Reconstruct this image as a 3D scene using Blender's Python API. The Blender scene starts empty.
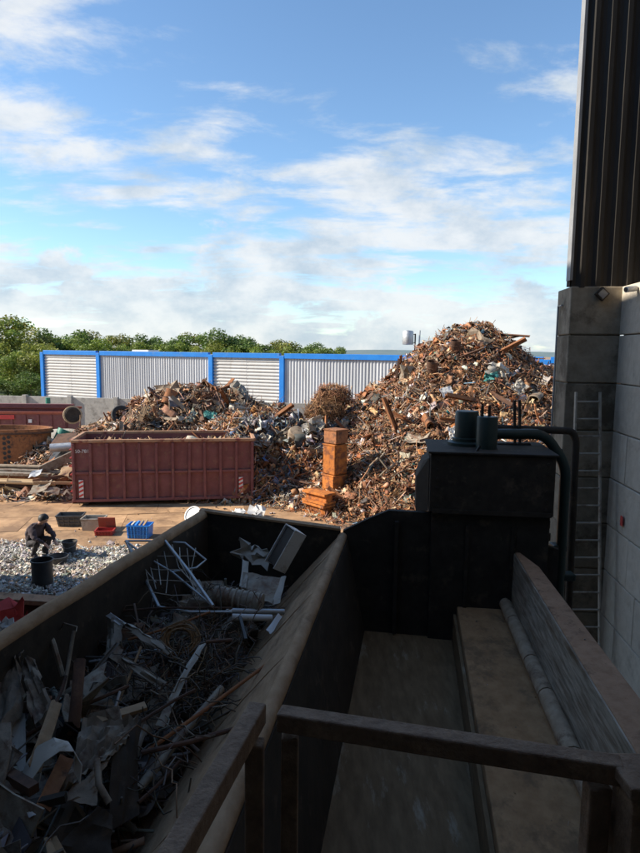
import bpy, math, random
import numpy as np
from mathutils import Vector, Matrix

# ------------------------------------------------------------------ camera
SC = bpy.context.scene
COL = SC.collection
F_PX = 632.0
PITCH, ROLL, EYE = math.radians(6.7), math.radians(0.7), 5.5
_f = np.array([0, math.cos(PITCH), -math.sin(PITCH)])
_r = np.array([1.0, 0, 0])
_u = np.cross(_r, _f)
RGT = _r * math.cos(ROLL) + _u * math.sin(ROLL)
UPV = -_r * math.sin(ROLL) + _u * math.cos(ROLL)
CAMP = np.array([0, 0, EYE])
cam = bpy.data.cameras.new('camera')
cam.sensor_fit = 'HORIZONTAL'
cam.sensor_width = 36
cam.lens = 36 * F_PX / 640
cam.clip_start = 0.05
cam.clip_end = 9000
camo = bpy.data.objects.new('camera', cam)
COL.objects.link(camo)
camo.matrix_world = Matrix(((RGT[0], UPV[0], -_f[0], 0), (RGT[1], UPV[1], -_f[1], 0),
                            (RGT[2], UPV[2], -_f[2], EYE), (0, 0, 0, 1)))
SC.camera = camo

# ------------------------------------------------------------------ light
SUN_EL, SUN_AZ = math.radians(33), math.radians(268)      # azimuth clockwise from +Y
sun_dir = Vector((math.sin(SUN_AZ) * math.cos(SUN_EL), math.cos(SUN_AZ) * math.cos(SUN_EL), math.sin(SUN_EL)))
sl = bpy.data.lights.new('sun', 'SUN')
sl.energy = 2.95
sl.angle = math.radians(0.5)
sl.color = (1.0, 0.9, 0.76)
so = bpy.data.objects.new('sun', sl)
COL.objects.link(so)
so.rotation_euler = (-sun_dir).to_track_quat('-Z', 'Y').to_euler()
so.location = (-30, 10, 30)

SKY_STRENGTH = 0.066
world = bpy.data.worlds.new('World')
SC.world = world
world.use_nodes = True
wn, wl = world.node_tree.nodes, world.node_tree.links
wn.clear()


def wmath(op, a, b=None, c=None, clamp=False):
    n = wn.new('ShaderNodeMath')
    n.operation = op
    n.use_clamp = clamp
    for i, v in enumerate((a, b, c)):
        if v is None:
            continue
        if isinstance(v, (int, float)):
            n.inputs[i].default_value = v
        else:
            wl.new(v, n.inputs[i])
    return n.outputs[0]


def wnoise(vec, scale, detail, rough, dist=0.0):
    n = wn.new('ShaderNodeTexNoise')
    n.inputs['Scale'].default_value = scale
    n.inputs['Detail'].default_value = detail
    n.inputs['Roughness'].default_value = rough
    n.inputs['Distortion'].default_value = dist
    wl.new(vec, n.inputs['Vector'])
    return n.outputs['Fac']


def wsmooth(v, lo, hi):
    n = wn.new('ShaderNodeMapRange')
    n.interpolation_type = 'SMOOTHSTEP'
    n.inputs[1].default_value = lo
    n.inputs[2].default_value = hi
    wl.new(v, n.inputs[0])
    return n.outputs[0]


SKY_SEED = (9.7126, 18.6009, 0.0)


def build_sky():
    sky = wn.new('ShaderNodeTexSky')
    sky.sky_type = 'NISHITA'
    sky.sun_disc = False
    sky.sun_elevation = SUN_EL
    sky.sun_rotation = SUN_AZ
    sky.air_density = 1.0
    sky.dust_density = 0.1
    sky.ozone_density = 1.0
    tc = wn.new('ShaderNodeTexCoord')
    sep = wn.new('ShaderNodeSeparateXYZ')
    wl.new(tc.outputs['Generated'], sep.inputs[0])
    x, y, z = sep.outputs
    zc = wmath('MAXIMUM', z, 0.0)
    den = wmath('ADD', zc, 0.16)
    comb = wn.new('ShaderNodeCombineXYZ')
    wl.new(wmath('DIVIDE', x, den), comb.inputs[0])
    wl.new(wmath('DIVIDE', y, den), comb.inputs[1])
    plane = comb.outputs[0]
    # broad cloud sheets seen in perspective
    mp = wn.new('ShaderNodeMapping')
    mp.inputs['Location'].default_value = SKY_SEED
    mp.inputs['Scale'].default_value = (0.8, 1.25, 1)
    wl.new(plane, mp.inputs['Vector'])
    big = wnoise(mp.outputs[0], 0.85, 4, 0.5)
    fine = wnoise(mp.outputs[0], 3.0, 9, 0.62, 0.25)
    cover = wmath('ADD', wmath('MULTIPLY', big, 0.7), wmath('MULTIPLY', fine, 0.55))
    # thicker towards the horizon, as any layer seen edge-on
    thresh = wmath('ADD', wmath('MULTIPLY', wmath('MINIMUM', zc, 0.5), 0.40), 0.475)
    d1 = wmath('SUBTRACT', cover, thresh)
    sheet = wsmooth(d1, -0.01, 0.14)
    # cumulus heads low above the horizon
    mp2 = wn.new('ShaderNodeMapping')
    mp2.inputs['Location'].default_value = (0.4, 0.3, 0.0)
    mp2.inputs['Scale'].default_value = (1, 1, 1.7)
    wl.new(tc.outputs['Generated'], mp2.inputs['Vector'])
    cum = wnoise(mp2.outputs[0], 5.5, 9, 0.58)
    cth = wmath('ADD', wmath('MULTIPLY', zc, 0.95), 0.43)
    cumd = wsmooth(wmath('SUBTRACT', cum, cth), 0.0, 0.085)
    cov = wmath('MAXIMUM', sheet, cumd)
    # brightness of the cloud body
    shade = wnoise(mp2.outputs[0], 9.0, 6, 0.6)
    bright = wmath('ADD', wmath('MULTIPLY', shade, 0.75), 0.48)
    cc = wn.new('ShaderNodeMixRGB')
    cc.inputs[1].default_value = (0.18, 0.22, 0.262, 1)
    cc.inputs[2].default_value = (0.325, 0.332, 0.336, 1)
    wl.new(wsmooth(bright, 0.66, 0.96), cc.inputs[0])
    sc = wn.new('ShaderNodeMixRGB')
    sc.blend_type = 'MULTIPLY'
    sc.inputs[0].default_value = 1
    k = 1 / SKY_STRENGTH
    sc.inputs[2].default_value = (k, k, k, 1)
    wl.new(cc.outputs[0], sc.inputs[1])
    mix = wn.new('ShaderNodeMixRGB')
    wl.new(wmath('MULTIPLY', cov, 0.9), mix.inputs[0])
    tn = wn.new('ShaderNodeMixRGB')
    tn.blend_type = 'MULTIPLY'
    tn.inputs[0].default_value = 1
    tn.inputs[2].default_value = (.84, 1.0, 1.11, 1)
    wl.new(sky.outputs[0], tn.inputs[1])
    wl.new(tn.outputs[0], mix.inputs[1])
    wl.new(sc.outputs[0], mix.inputs[2])
    bg = wn.new('ShaderNodeBackground')
    bg.inputs[1].default_value = SKY_STRENGTH
    wl.new(mix.outputs[0], bg.inputs[0])
    out = wn.new('ShaderNodeOutputWorld')
    wl.new(bg.outputs[0], out.inputs[0])


build_sky()
SC.view_settings.view_transform = 'Standard'
SC.view_settings.look = 'None'
SC.view_settings.exposure = 1.5
SC.view_settings.gamma = 1.0
SC.view_settings.use_curve_mapping = False
SC.render.engine = 'CYCLES'
SC.cycles.max_bounces = 7
SC.cycles.diffuse_bounces = 5
SC.cycles.glossy_bounces = 3

# ------------------------------------------------------------------ helpers
RNG = np.random.default_rng(7)
random.seed(7)


def ray(x, y):
    """Direction from the eye for a survey mark, scaled to one metre forward."""
    d = _f * F_PX + RGT * (x - 320) - UPV * (y - 426.5)
    return d / d[1]


def atY(x, y, d):
    return CAMP + ray(x, y) * d


def atZ(x, y, z):
    d = ray(x, y)
    return CAMP + d * ((z - EYE) / d[2])


def rotz(a):
    c, s = math.cos(a), math.sin(a)
    return np.array([[c, -s, 0], [s, c, 0], [0, 0, 1.0]])


class MB:
    def __init__(self):
        self.v, self.f, self.m = [], [], []

    def add(self, vs, fs, m=0):
        o = len(self.v)
        self.v += [tuple(map(float, p)) for p in vs]
        self.f += [tuple(i + o for i in f) for f in fs]
        self.m += [m] * len(fs)
        return self

    def hexa(self, p, m=0):          # p: 4 bottom + 4 top, ccw from above
        return self.add(p, [(3, 2, 1, 0), (4, 5, 6, 7), (0, 1, 5, 4), (1, 2, 6, 5), (2, 3, 7, 6), (3, 0, 4, 7)], m)

    def box(self, c, s, rot=None, m=0):
        c = np.array(c, float)
        h = np.array(s, float) / 2
        p = np.array([(-1, -1, -1), (1, -1, -1), (1, 1, -1), (-1, 1, -1), (-1, -1, 1), (1, -1, 1), (1, 1, 1), (-1, 1, 1)]) * h
        if rot is not None:
            p = p @ np.array(rot).T
        return self.hexa(p + c, m)

    def bar(self, a, b, w, h, up=(0, 0, 1), m=0):
        a, b = np.array(a, float), np.array(b, float)
        d = (b - a) / np.linalg.norm(b - a)
        s = np.cross(d, up)
        if np.linalg.norm(s) < 1e-4:
            s = np.cross(d, (1, 0, 0))
        s /= np.linalg.norm(s)
        t = np.cross(s, d)
        s, t = s * w / 2, t * h / 2
        return self.hexa([a - s - t, a + s - t, b + s - t, b - s - t, a - s + t, a + s + t, b + s + t, b - s + t], m)

    def tube(self, pts, r, n=8, caps=True, m=0):
        pts = [np.array(p, float) for p in pts]
        k = len(pts)
        rs = r if hasattr(r, '__len__') else [r] * k
        vs, fs = [], []
        ref = None
        for i, p in enumerate(pts):
            d = pts[min(i + 1, k - 1)] - pts[max(i - 1, 0)]
            d = d / (np.linalg.norm(d) + 1e-9)
            if ref is None:
                ref = np.cross(d, (0, 0, 1))
                if np.linalg.norm(ref) < .05:
                    ref = np.cross(d, (1, 0, 0))
            s = ref - d * (ref @ d)
            s /= np.linalg.norm(s)
            ref = s
            t = np.cross(d, s)
            for j in range(n):
                a = 2 * math.pi * j / n
                vs.append(p + (s * math.cos(a) + t * math.sin(a)) * rs[i])
        for i in range(k - 1):
            for j in range(n):
                a, b = i * n + j, i * n + (j + 1) % n
                fs.append((a, b, b + n, a + n))
        if caps:
            fs.append(tuple(range(n))[::-1])
            fs.append(tuple(range((k - 1) * n, k * n)))
        return self.add(vs, fs, m)

    def lathe(self, c, prof, n=24, m=0, rot=None, arc=(0, 2 * math.pi), sq=None):
        """prof: list of (radius, z) ; walls made double by going down the inside."""
        c = np.array(c, float)
        vs, fs = [], []
        full = arc[1] - arc[0] > 6.28
        steps = n if full else n + 1
        for (r, z) in prof:
            for j in range(steps):
                a = arc[0] + (arc[1] - arc[0]) * j / n
                p = np.array((r * math.cos(a), r * math.sin(a), z))
                if rot is not None:
                    p = rot @ p
                vs.append(p + c)
        for i in range(len(prof) - 1):
            for j in range(n):
                a = i * steps + j
                b = i * steps + (j + 1) % steps
                fs.append((a, b, b + steps, a + steps))
        return self.add(vs, fs, m)

    def prism(self, poly, axis_vec, m=0):
        poly = [np.array(p, float) for p in poly]
        n = len(poly)
        a = np.array(axis_vec, float)
        vs = poly + [p + a for p in poly]
        fs = [tuple(range(n))[::-1], tuple(range(n, 2 * n))] + [(i, (i + 1) % n, (i + 1) % n + n, i + n) for i in range(n)]
        return self.add(vs, fs, m)

    def grid(self, P, thick=0.0, m=0):
        """P: array (a,b,3) of a sheet, given real thickness."""
        P = np.array(P, float)
        a, b = P.shape[:2]
        du = np.gradient(P, axis=0)
        dv = np.gradient(P, axis=1)
        N = np.cross(du, dv)
        N /= np.linalg.norm(N, axis=2, keepdims=True) + 1e-9
        top = (P + N * thick / 2).reshape(-1, 3)
        bot = (P - N * thick / 2).reshape(-1, 3)
        o = a * b
        fs = []
        for i in range(a - 1):
            for j in range(b - 1):
                q = (i * b + j, (i + 1) * b + j, (i + 1) * b + j + 1, i * b + j + 1)
                fs.append(q)
                fs.append(tuple(k + o for k in q[::-1]))
        rim = [i * b for i in range(a)] + [(a - 1) * b + j for j in range(1, b)] + \
              [i * b + b - 1 for i in range(a - 2, -1, -1)] + [j for j in range(b - 2, 0, -1)]
        for i in range(len(rim)):
            p, q = rim[i], rim[(i + 1) % len(rim)]
            fs.append((q, p, p + o, q + o))
        return self.add(np.vstack([top, bot]), fs, m)

    def mesh(self, name, off=(0, 0, 0), smooth=False):
        me = bpy.data.meshes.new(name)
        v = np.array(self.v) - np.array(off)
        me.from_pydata([tuple(p) for p in v], [], self.f)
        if any(self.m):
            me.polygons.foreach_set('material_index', self.m)
        if smooth:
            me.polygons.foreach_set('use_smooth', [True] * len(me.polygons))
            me.set_sharp_from_angle(angle=math.radians(40))
        me.update()
        return me


def link(name, me, mats, parent=None, loc=None):
    o = bpy.data.objects.new(name, me)
    COL.objects.link(o)
    if me is not None:
        for mt in (mats if isinstance(mats, (list, tuple)) else [mats]):
            me.materials.append(mt)
    if parent is not None:
        o.parent = parent
    if loc is not None:
        o.location = loc
    return o


def tag(o, label=None, cat=None, group=None, kind=None):
    for k, v in (('label', label), ('category', cat), ('group', group), ('kind', kind)):
        if v:
            o[k] = v
    return o


def thing(name, label, cat, loc=(0, 0, 0), rz=0.0, group=None):
    o = bpy.data.objects.new(name, None)
    COL.objects.link(o)
    o.empty_display_size = 0.2
    o.location = tuple(map(float, loc))
    o.rotation_euler = (0, 0, rz)
    return tag(o, label, cat, group)


def part(name, mb, mat, parent, smooth=False, bevel=0):
    o = link(name, mb.mesh(name, smooth=smooth), mat, parent)
    if bevel:
        addbevel(o, bevel)
    return o


def wpart(name, mb, mat, parent, smooth=False, bevel=0):
    """A part whose vertices are given in world metres (unrotated parent chain)."""
    off = np.zeros(3)
    p = parent
    while p is not None:
        off += np.array(p.location)
        p = p.parent
    o = link(name, mb.mesh(name, off, smooth), mat, parent)
    if bevel:
        addbevel(o, bevel)
    return o


def solo(name, mb, mat, label=None, cat=None, group=None, kind=None, smooth=False, bevel=0):
    """A top-level thing that is one mesh, origin at its base."""
    v = np.array(mb.v)
    base = (v.min(0) + v.max(0)) / 2
    base[2] = v[:, 2].min()
    o = link(name, mb.mesh(name, base, smooth), mat, None, tuple(map(float, base)))
    if bevel:
        addbevel(o, bevel)
    return tag(o, label, cat, group, kind)


def addbevel(o, w):
    b = o.modifiers.new('bevel', 'BEVEL')
    b.width = w
    b.segments = 2
    b.limit_method = 'ANGLE'


# ------------------------------------------------------------------ materials
def material(name, c1, c2=None, rough=0.7, metal=0.0, scale=6.0, bump=0.0, stretch=(1, 1, 1), c3=None, c3amt=0.5,
             scale3=2.0, attr=False, rough2=None, detail=6, spec=0.5, tint=0.0):
    m = bpy.data.materials.new(name)
    m.use_nodes = True
    N, L = m.node_tree.nodes, m.node_tree.links
    b = N['Principled BSDF']
    b.inputs['Roughness'].default_value = rough
    b.inputs['Metallic'].default_value = metal
    b.inputs['Specular IOR Level'].default_value = spec
    tc = N.new('ShaderNodeTexCoord')
    geo = N.new('ShaderNodeNewGeometry')
    mp = N.new('ShaderNodeMapping')
    mp.inputs['Scale'].default_value = stretch
    L.new(tc.outputs['Object'], mp.inputs[0])
    oi = N.new('ShaderNodeObjectInfo')
    va = N.new('ShaderNodeVectorMath')
    va.operation = 'ADD'
    vs = N.new('ShaderNodeVectorMath')
    vs.operation = 'SCALE'
    cb = N.new('ShaderNodeCombineXYZ')
    L.new(oi.outputs['Random'], cb.inputs[0])
    L.new(oi.outputs['Random'], cb.inputs[1])
    L.new(cb.outputs[0], vs.inputs[0])
    vs.inputs['Scale'].default_value = 37.0
    L.new(mp.outputs[0], va.inputs[0])
    L.new(vs.outputs[0], va.inputs[1])
    vec = va.outputs[0]
    nz = N.new('ShaderNodeTexNoise')
    nz.inputs['Scale'].default_value = scale
    nz.inputs['Detail'].default_value = detail
    nz.inputs['Roughness'].default_value = 0.62
    L.new(vec, nz.inputs['Vector'])
    mr = N.new('ShaderNodeMapRange')
    mr.inputs[1].default_value = 0.32
    mr.inputs[2].default_value = 0.68
    L.new(nz.outputs['Fac'], mr.inputs[0])
    mix = N.new('ShaderNodeMixRGB')
    mix.inputs[1].default_value = (*c1, 1)
    mix.inputs[2].default_value = (*(c2 or c1), 1)
    L.new(mr.outputs[0], mix.inputs[0])
    col = mix.outputs[0]
    if attr:
        at = N.new('ShaderNodeAttribute')
        at.attribute_name = 'Col'
        mu = N.new('ShaderNodeMixRGB')
        mu.blend_type = 'MULTIPLY'
        mu.inputs[0].default_value = 1
        L.new(at.outputs['Color'], mu.inputs[1])
        L.new(col, mu.inputs[2])
        col = mu.outputs[0]
    if c3:
        n3 = N.new('ShaderNodeTexNoise')
        n3.inputs['Scale'].default_value = scale3
        n3.inputs['Detail'].default_value = 8
        n3.inputs['Roughness'].default_value = 0.7
        L.new(vec, n3.inputs['Vector'])
        m3 = N.new('ShaderNodeMapRange')
        m3.inputs[1].default_value = 0.62 - 0.25 * c3amt
        m3.inputs[2].default_value = 0.72 - 0.2 * c3amt
        L.new(n3.outputs['Fac'], m3.inputs[0])
        x3 = N.new('ShaderNodeMixRGB')
        L.new(m3.outputs[0], x3.inputs[0])
        L.new(col, x3.inputs[1])
        x3.inputs[2].default_value = (*c3, 1)
        col = x3.outputs[0]
    if tint:
        tr = N.new('ShaderNodeMapRange')
        tr.inputs[3].default_value = 1 - tint
        tr.inputs[4].default_value = 1 + tint
        L.new(oi.outputs['Random'], tr.inputs[0])
        tm = N.new('ShaderNodeVectorMath')
        tm.operation = 'SCALE'
        L.new(col, tm.inputs[0])
        L.new(tr.outputs[0], tm.inputs['Scale'])
        col = tm.outputs[0]
    L.new(col, b.inputs['Base Color'])
    if rough2 is not None:
        rr = N.new('ShaderNodeMapRange')
        rr.inputs[3].default_value = rough
        rr.inputs[4].default_value = rough2
        L.new(mr.outputs[0], rr.inputs[0])
        L.new(rr.outputs[0], b.inputs['Roughness'])
    if bump:
        bp = N.new('ShaderNodeBump')
        bp.inputs['Strength'].default_value = min(1, bump)
        bp.inputs['Distance'].default_value = 0.02
        L.new(nz.outputs['Fac'], bp.inputs['Height'])
        L.new(bp.outputs[0], b.inputs['Normal'])
    return m


M = {}
M['ground'] = material('packed_dirt', (.30, .20, .12), (.40, .27, .16), .95, scale=.9, bump=.3, c3=(.17, .13, .10), c3amt=.55, scale3=.35)
M['plate_steel'] = material('rusted_floor_plate', (.37, .225, .12), (.52, .33, .185), .85, scale=1.8, bump=.2, c3=(.235, .145, .085), c3amt=.62, scale3=.55, tint=.16, spec=.2)
M['concrete'] = material('concrete', (.30, .29, .265), (.40, .385, .35), .92, scale=5, bump=.5, c3=(.20, .19, .17), c3amt=.35, scale3=1.1, tint=.08)
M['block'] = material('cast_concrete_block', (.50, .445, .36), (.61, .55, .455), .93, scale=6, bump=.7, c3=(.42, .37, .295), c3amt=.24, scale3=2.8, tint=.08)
M['block_shaded'] = material('dusty_concrete_block', (.215, .175, .122), (.33, .275, .20), .95, scale=5, bump=.7, c3=(.14, .11, .074), c3amt=.45, scale3=1.8, tint=.2)  # pillar's shade put into a darker copy of the block colour
M['dark_sheet'] = material('dark_cladding', (.026, .023, .02), (.048, .043, .037), .7, scale=2, stretch=(1, 1, .15), c3=(.07, .06, .05), c3amt=.2, scale3=3, spec=.25)
M['roof_under'] = material('roof_sheet', (.30, .30, .29), (.36, .36, .35), .7)
M['flashing'] = material('pale_flashing', (.22, .225, .23), (.30, .305, .31), .5, metal=.1, scale=3)
M['blue'] = material('blue_paint', (.008, .16, .54), (.02, .21, .62), .5, scale=1.2, c3=(.06, .2, .48), c3amt=.25, scale3=1.5, spec=.3)
M['white_sheet'] = material('white_cladding', (.49, .49, .475), (.58, .58, .565), .5, scale=1.2, stretch=(1, 1, .15), c3=(.41, .40, .375), c3amt=.2, scale3=.8, tint=.05)
M['grey_sheet'] = material('pale_grey_cladding', (.41, .43, .455), (.50, .52, .545), .45, scale=1.2, stretch=(1, 1, .12), c3=(.35, .35, .345), c3amt=.2, scale3=.8, tint=.06)
M['roof'] = material('roof_felt', (.16, .16, .16), (.2, .2, .2), .9)
M['galv'] = material('galvanised', (.42, .43, .43), (.56, .57, .57), .42, metal=.75, scale=8, rough2=.6)
M['maroon'] = material('maroon_paint', (.18, .068, .066), (.25, .095, .088), .62, scale=3.2, c3=(.26, .14, .095), c3amt=.28, scale3=5, bump=.08, spec=.25)
M['rim_rust'] = material('worn_rusty_rim', (.36, .19, .10), (.46, .28, .17), .8, scale=5, c3=(.2, .05, .04), c3amt=.4, scale3=3)
M['rust'] = material('rust', (.22, .085, .035), (.33, .14, .055), .9, scale=9, bump=.4, c3=(.10, .05, .03), c3amt=.4, scale3=4, tint=.25)
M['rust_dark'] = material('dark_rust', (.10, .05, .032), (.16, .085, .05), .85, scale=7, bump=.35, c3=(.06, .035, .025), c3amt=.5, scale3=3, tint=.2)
M['rust_orange'] = material('orange_primer', (.40, .135, .032), (.54, .195, .048), .85, scale=6, bump=.4, c3=(.20, .078, .038), c3amt=.6, scale3=4.5, tint=.18, spec=.2)
M['rust_red'] = material('red_oxide', (.30, .075, .04), (.38, .10, .05), .75, scale=4, c3=(.2, .08, .05), c3amt=.3)
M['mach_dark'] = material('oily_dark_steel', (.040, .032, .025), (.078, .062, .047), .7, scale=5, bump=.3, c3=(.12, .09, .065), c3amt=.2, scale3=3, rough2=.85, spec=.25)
M['mach_black'] = material('black_steel', (.03, .0265, .022), (.055, .047, .039), .75, scale=5, bump=.25, c3=(.09, .07, .052), c3amt=.25, scale3=3.5, spec=.2)
M['mach_green'] = material('dark_green_paint', (.022, .04, .034), (.035, .055, .046), .45, scale=5, c3=(.07, .06, .045), c3amt=.2, scale3=4)
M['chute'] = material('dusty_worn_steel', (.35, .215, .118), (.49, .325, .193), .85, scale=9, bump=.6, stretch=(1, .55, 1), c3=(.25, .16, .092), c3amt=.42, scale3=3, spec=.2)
M['floor_steel'] = material('worn_floor_steel', (.155, .095, .046), (.26, .168, .088), .75, metal=.0, scale=9, bump=.45, stretch=(1.3, .3, 1), c3=(.37, .30, .21), c3amt=.15, scale3=3.6, rough2=.8, spec=.25)
M['slab_steel'] = material('brown_wear_plate', (.30, .17, .082), (.44, .265, .135), .88, scale=8, bump=.6, stretch=(1, .7, 1), c3=(.22, .135, .073), c3amt=.48, scale3=3.6, spec=.2)
M['beam_top'] = material('rust_brown_beam', (.33, .19, .112), (.49, .305, .19), .85, scale=8, bump=.6, c3=(.22, .13, .08), c3amt=.42, scale3=4, spec=.25)
M['scoured'] = material('scoured_bright_steel', (.19, .155, .115), (.62, .545, .44), .48, metal=.25, scale=11, bump=.3, stretch=(2, .16, 2.4), c3=(.18, .118, .07), c3amt=.48, scale3=1.8, rough2=.6)
M['weld'] = material('dusty_pipe', (.32, .225, .14), (.47, .35, .235), .82, scale=9, bump=.5, c3=(.2, .13, .08), c3amt=.4, scale3=4)
M['rail_paint'] = material('brown_railing_paint', (.20, .125, .078), (.32, .21, .135), .7, scale=40, bump=.4, c3=(.40, .265, .165), c3amt=.32, scale3=16, spec=.3)
M['aluminium'] = material('dull_aluminium', (.36, .325, .27), (.52, .475, .40), .55, metal=.2, scale=5, bump=.1, c3=(.2, .155, .115), c3amt=.35, rough2=.65)
M['sheet_grey'] = material('grey_scrap_sheet', (.18, .148, .108), (.33, .28, .21), .62, metal=.12, scale=6, bump=.35, c3=(.15, .085, .05), c3amt=.5, scale3=4, tint=.3)
M['sheet_brown'] = material('dusty_brown_sheet', (.22, .165, .112), (.34, .265, .185), .75, metal=.1, scale=5, bump=.3, c3=(.13, .085, .055), c3amt=.4, scale3=3.5)
M['sheet_dirty'] = material('grimy_bent_sheet', (.17, .13, .09), (.35, .275, .195), .72, metal=.1, scale=8, bump=.5, c3=(.13, .075, .045), c3amt=.48, scale3=5, tint=.2)
M['white_paint'] = material('white_enamel', (.62, .62, .60), (.74, .74, .72), .45, scale=3, c3=(.42, .39, .34), c3amt=.3, scale3=5)
M['black'] = material('black_plastic', (.016, .016, .017), (.03, .03, .03), .5, scale=6)
M['dark_grey'] = material('dark_grey_plastic', (.05, .052, .055), (.08, .082, .085), .55, scale=6, c3=(.16, .13, .10), c3amt=.2)
M['crate_blue'] = material('blue_plastic', (.02, .19, .62), (.03, .24, .70), .45, scale=4)
M['crate_red'] = material('red_plastic', (.34, .035, .03), (.42, .05, .04), .5, scale=4)
M['red'] = material('red_film', (.55, .045, .035), (.66, .06, .045), .45, scale=6)
M['white_mark'] = material('white_marking', (.74, .73, .70), (.8, .79, .76), .6)
M['red_mark'] = material('red_marking', (.55, .05, .045), (.62, .07, .06), .6)
M['wood'] = material('weathered_board', (.42, .29, .16), (.54, .39, .23), .8, scale=6, stretch=(.2, 3, 3), bump=.2)
M['wood_tan'] = material('tan_board', (.30, .19, .10), (.40, .26, .14), .8, scale=6, stretch=(.2, 3, 3), bump=.2)
M['stone'] = material('pale_stone', (.36, .33, .27), (.47, .43, .36), .95, scale=5, bump=.8)
M['green'] = material('green_paint', (.02, .16, .11), (.03, .2, .14), .5)
M['rubber'] = material('tyre_rubber', (.02, .02, .02), (.035, .035, .034), .8, scale=12)
M['cream'] = material('cream_enamel', (.44, .40, .33), (.56, .52, .44), .5, scale=4, c3=(.3, .24, .17), c3amt=.3, scale3=4)
M['copper'] = material('brown_wire', (.22, .12, .05), (.31, .18, .08), .6, metal=.3, scale=14)
M['glass_dark'] = material('lamp_glass', (.16, .165, .17), (.22, .22, .23), .15)
M['pieces'] = material('mixed_scrap_metal', (.72, .7, .68), (1.15, 1.12, 1.1), .72, metal=.12, scale=7, attr=True, bump=.2)
M['soil'] = material('fines_under_scrap', (.055, .035, .024), (.12, .07, .042), .95, scale=3, bump=1.0)
M['chips'] = material('shredded_light_metal', (.85, .85, .85), (1.1, 1.1, 1.1), .65, metal=.05, scale=9, attr=True)
M['leaf'] = material('leaf', (.75, .8, .7), (1.2, 1.15, 1.1), .6, scale=3, attr=True)
_n, _l = M['leaf'].node_tree.nodes, M['leaf'].node_tree.links
_t, _x = _n.new('ShaderNodeBsdfTranslucent'), _n.new('ShaderNodeMixShader')
_src = _n['Principled BSDF'].inputs['Base Color'].links[0].from_socket
_l.new(_src, _t.inputs[0])
_x.inputs[0].default_value = .35
_l.new(_n['Principled BSDF'].outputs[0], _x.inputs[1])
_l.new(_t.outputs[0], _x.inputs[2])
_l.new(_x.outputs[0], _n['Material Output'].inputs[0])
M['bark'] = material('bark', (.07, .05, .035), (.12, .09, .06), .9, scale=8, bump=.6)
M['hill'] = material('far_woodland', (.10, .15, .16), (.14, .19, .19), .95, scale=.02)
M['grass'] = material('rough_grass', (.07, .11, .03), (.12, .16, .05), .95, scale=.5)
M['skin'] = material('skin', (.42, .24, .17), (.46, .27, .19), .55)
M['cloth_dark'] = material('dark_workwear', (.022, .02, .024), (.045, .04, .045), .85, scale=10, bump=.2)
M['cloth_jacket'] = material('faded_jacket', (.045, .032, .038), (.085, .062, .07), .9, scale=14, bump=.4)
M['hair'] = material('dark_hair', (.012, .01, .009), (.02, .017, .015), .6)
M['tarp'] = material('teal_sheet', (.05, .24, .22), (.08, .30, .26), .55)


# ------------------------------------------------------------------ batches of loose pieces
def tpl_strip(bend, twist, seg=4, w=.12, t=.03):
    vs, fs = [], []
    for i in range(seg + 1):
        s = i / seg - .5
        a = bend * s * 2
        x = math.sin(a) / max(abs(bend * 2), 1e-3) * (1 if bend >= 0 else -1) if abs(bend) > .05 else s
        z = (1 - math.cos(a)) / max(abs(bend * 2), 1e-3) if abs(bend) > .05 else 0
        tw = twist * s
        for (dy, dz) in ((-w, -t), (w, -t), (w, t), (-w, t)):
            vs.append((x, dy * math.cos(tw) - dz * math.sin(tw), z + dy * math.sin(tw) + dz * math.cos(tw)))
    for i in range(seg):
        for j in range(4):
            a, b = i * 4 + j, i * 4 + (j + 1) % 4
            fs.append((a, b, b + 4, a + 4))
    fs += [(3, 2, 1, 0), tuple(seg * 4 + k for k in range(4))]
    return np.array(vs), np.array(fs)


def tpl_tube(r=.05, n=6, kink=.1, seg=2):
    vs, fs = [], []
    for i in range(seg + 1):
        s = i / seg - .5
        for j in range(n):
            a = 2 * math.pi * j / n
            vs.append((s, r * math.cos(a) + kink * (1 - (2 * s) ** 2), r * math.sin(a)))
    for i in range(seg):
        for j in range(n):
            a, b = i * n + j, i * n + (j + 1) % n
            fs.append((a, b, b + n, a + n))
    if n == 6:
        o = seg * n
        fs += [(3, 2, 1, 0), (5, 4, 3, 0), (o, o + 1, o + 2, o + 3), (o, o + 3, o + 4, o + 5)]
    return np.array(vs), np.array(fs)


def tpl_sheet(seed, n=4, amp=.16, t=.02):
    g = np.random.default_rng(seed)
    P = np.zeros((n, n, 3))
    for i in range(n):
        for j in range(n):
            P[i, j] = (i / (n - 1) - .5 + g.normal(0, .05), (j / (n - 1) - .5) * .7 + g.normal(0, .05), g.normal(0, amp))
    mb = MB().grid(P, t)
    return np.array(mb.v), np.array(mb.f)


def tpl_lump(seed):
    g = np.random.default_rng(seed)
    idx, vs, fs = {}, [], []
    for ax in range(3):
        for sgn in (-1, 1):
            for i in range(2):
                for j in range(2):
                    q = []
                    for (a, b) in ((i, j), (i + 1, j), (i + 1, j + 1), (i, j + 1)):
                        p = [0, 0, 0]
                        p[ax] = sgn
                        p[(ax + 1) % 3] = a - 1
                        p[(ax + 2) % 3] = b - 1
                        p = tuple(p)
                        if p not in idx:
                            idx[p] = len(vs)
                            v = np.array(p, float)
                            vs.append(v / np.linalg.norm(v) ** .6 * .4 * (1 + g.normal(0, .18)))
                        q.append(idx[p])
                    fs.append(tuple(q if sgn > 0 else q[::-1]))
    return np.array(vs), np.array(fs)


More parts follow.
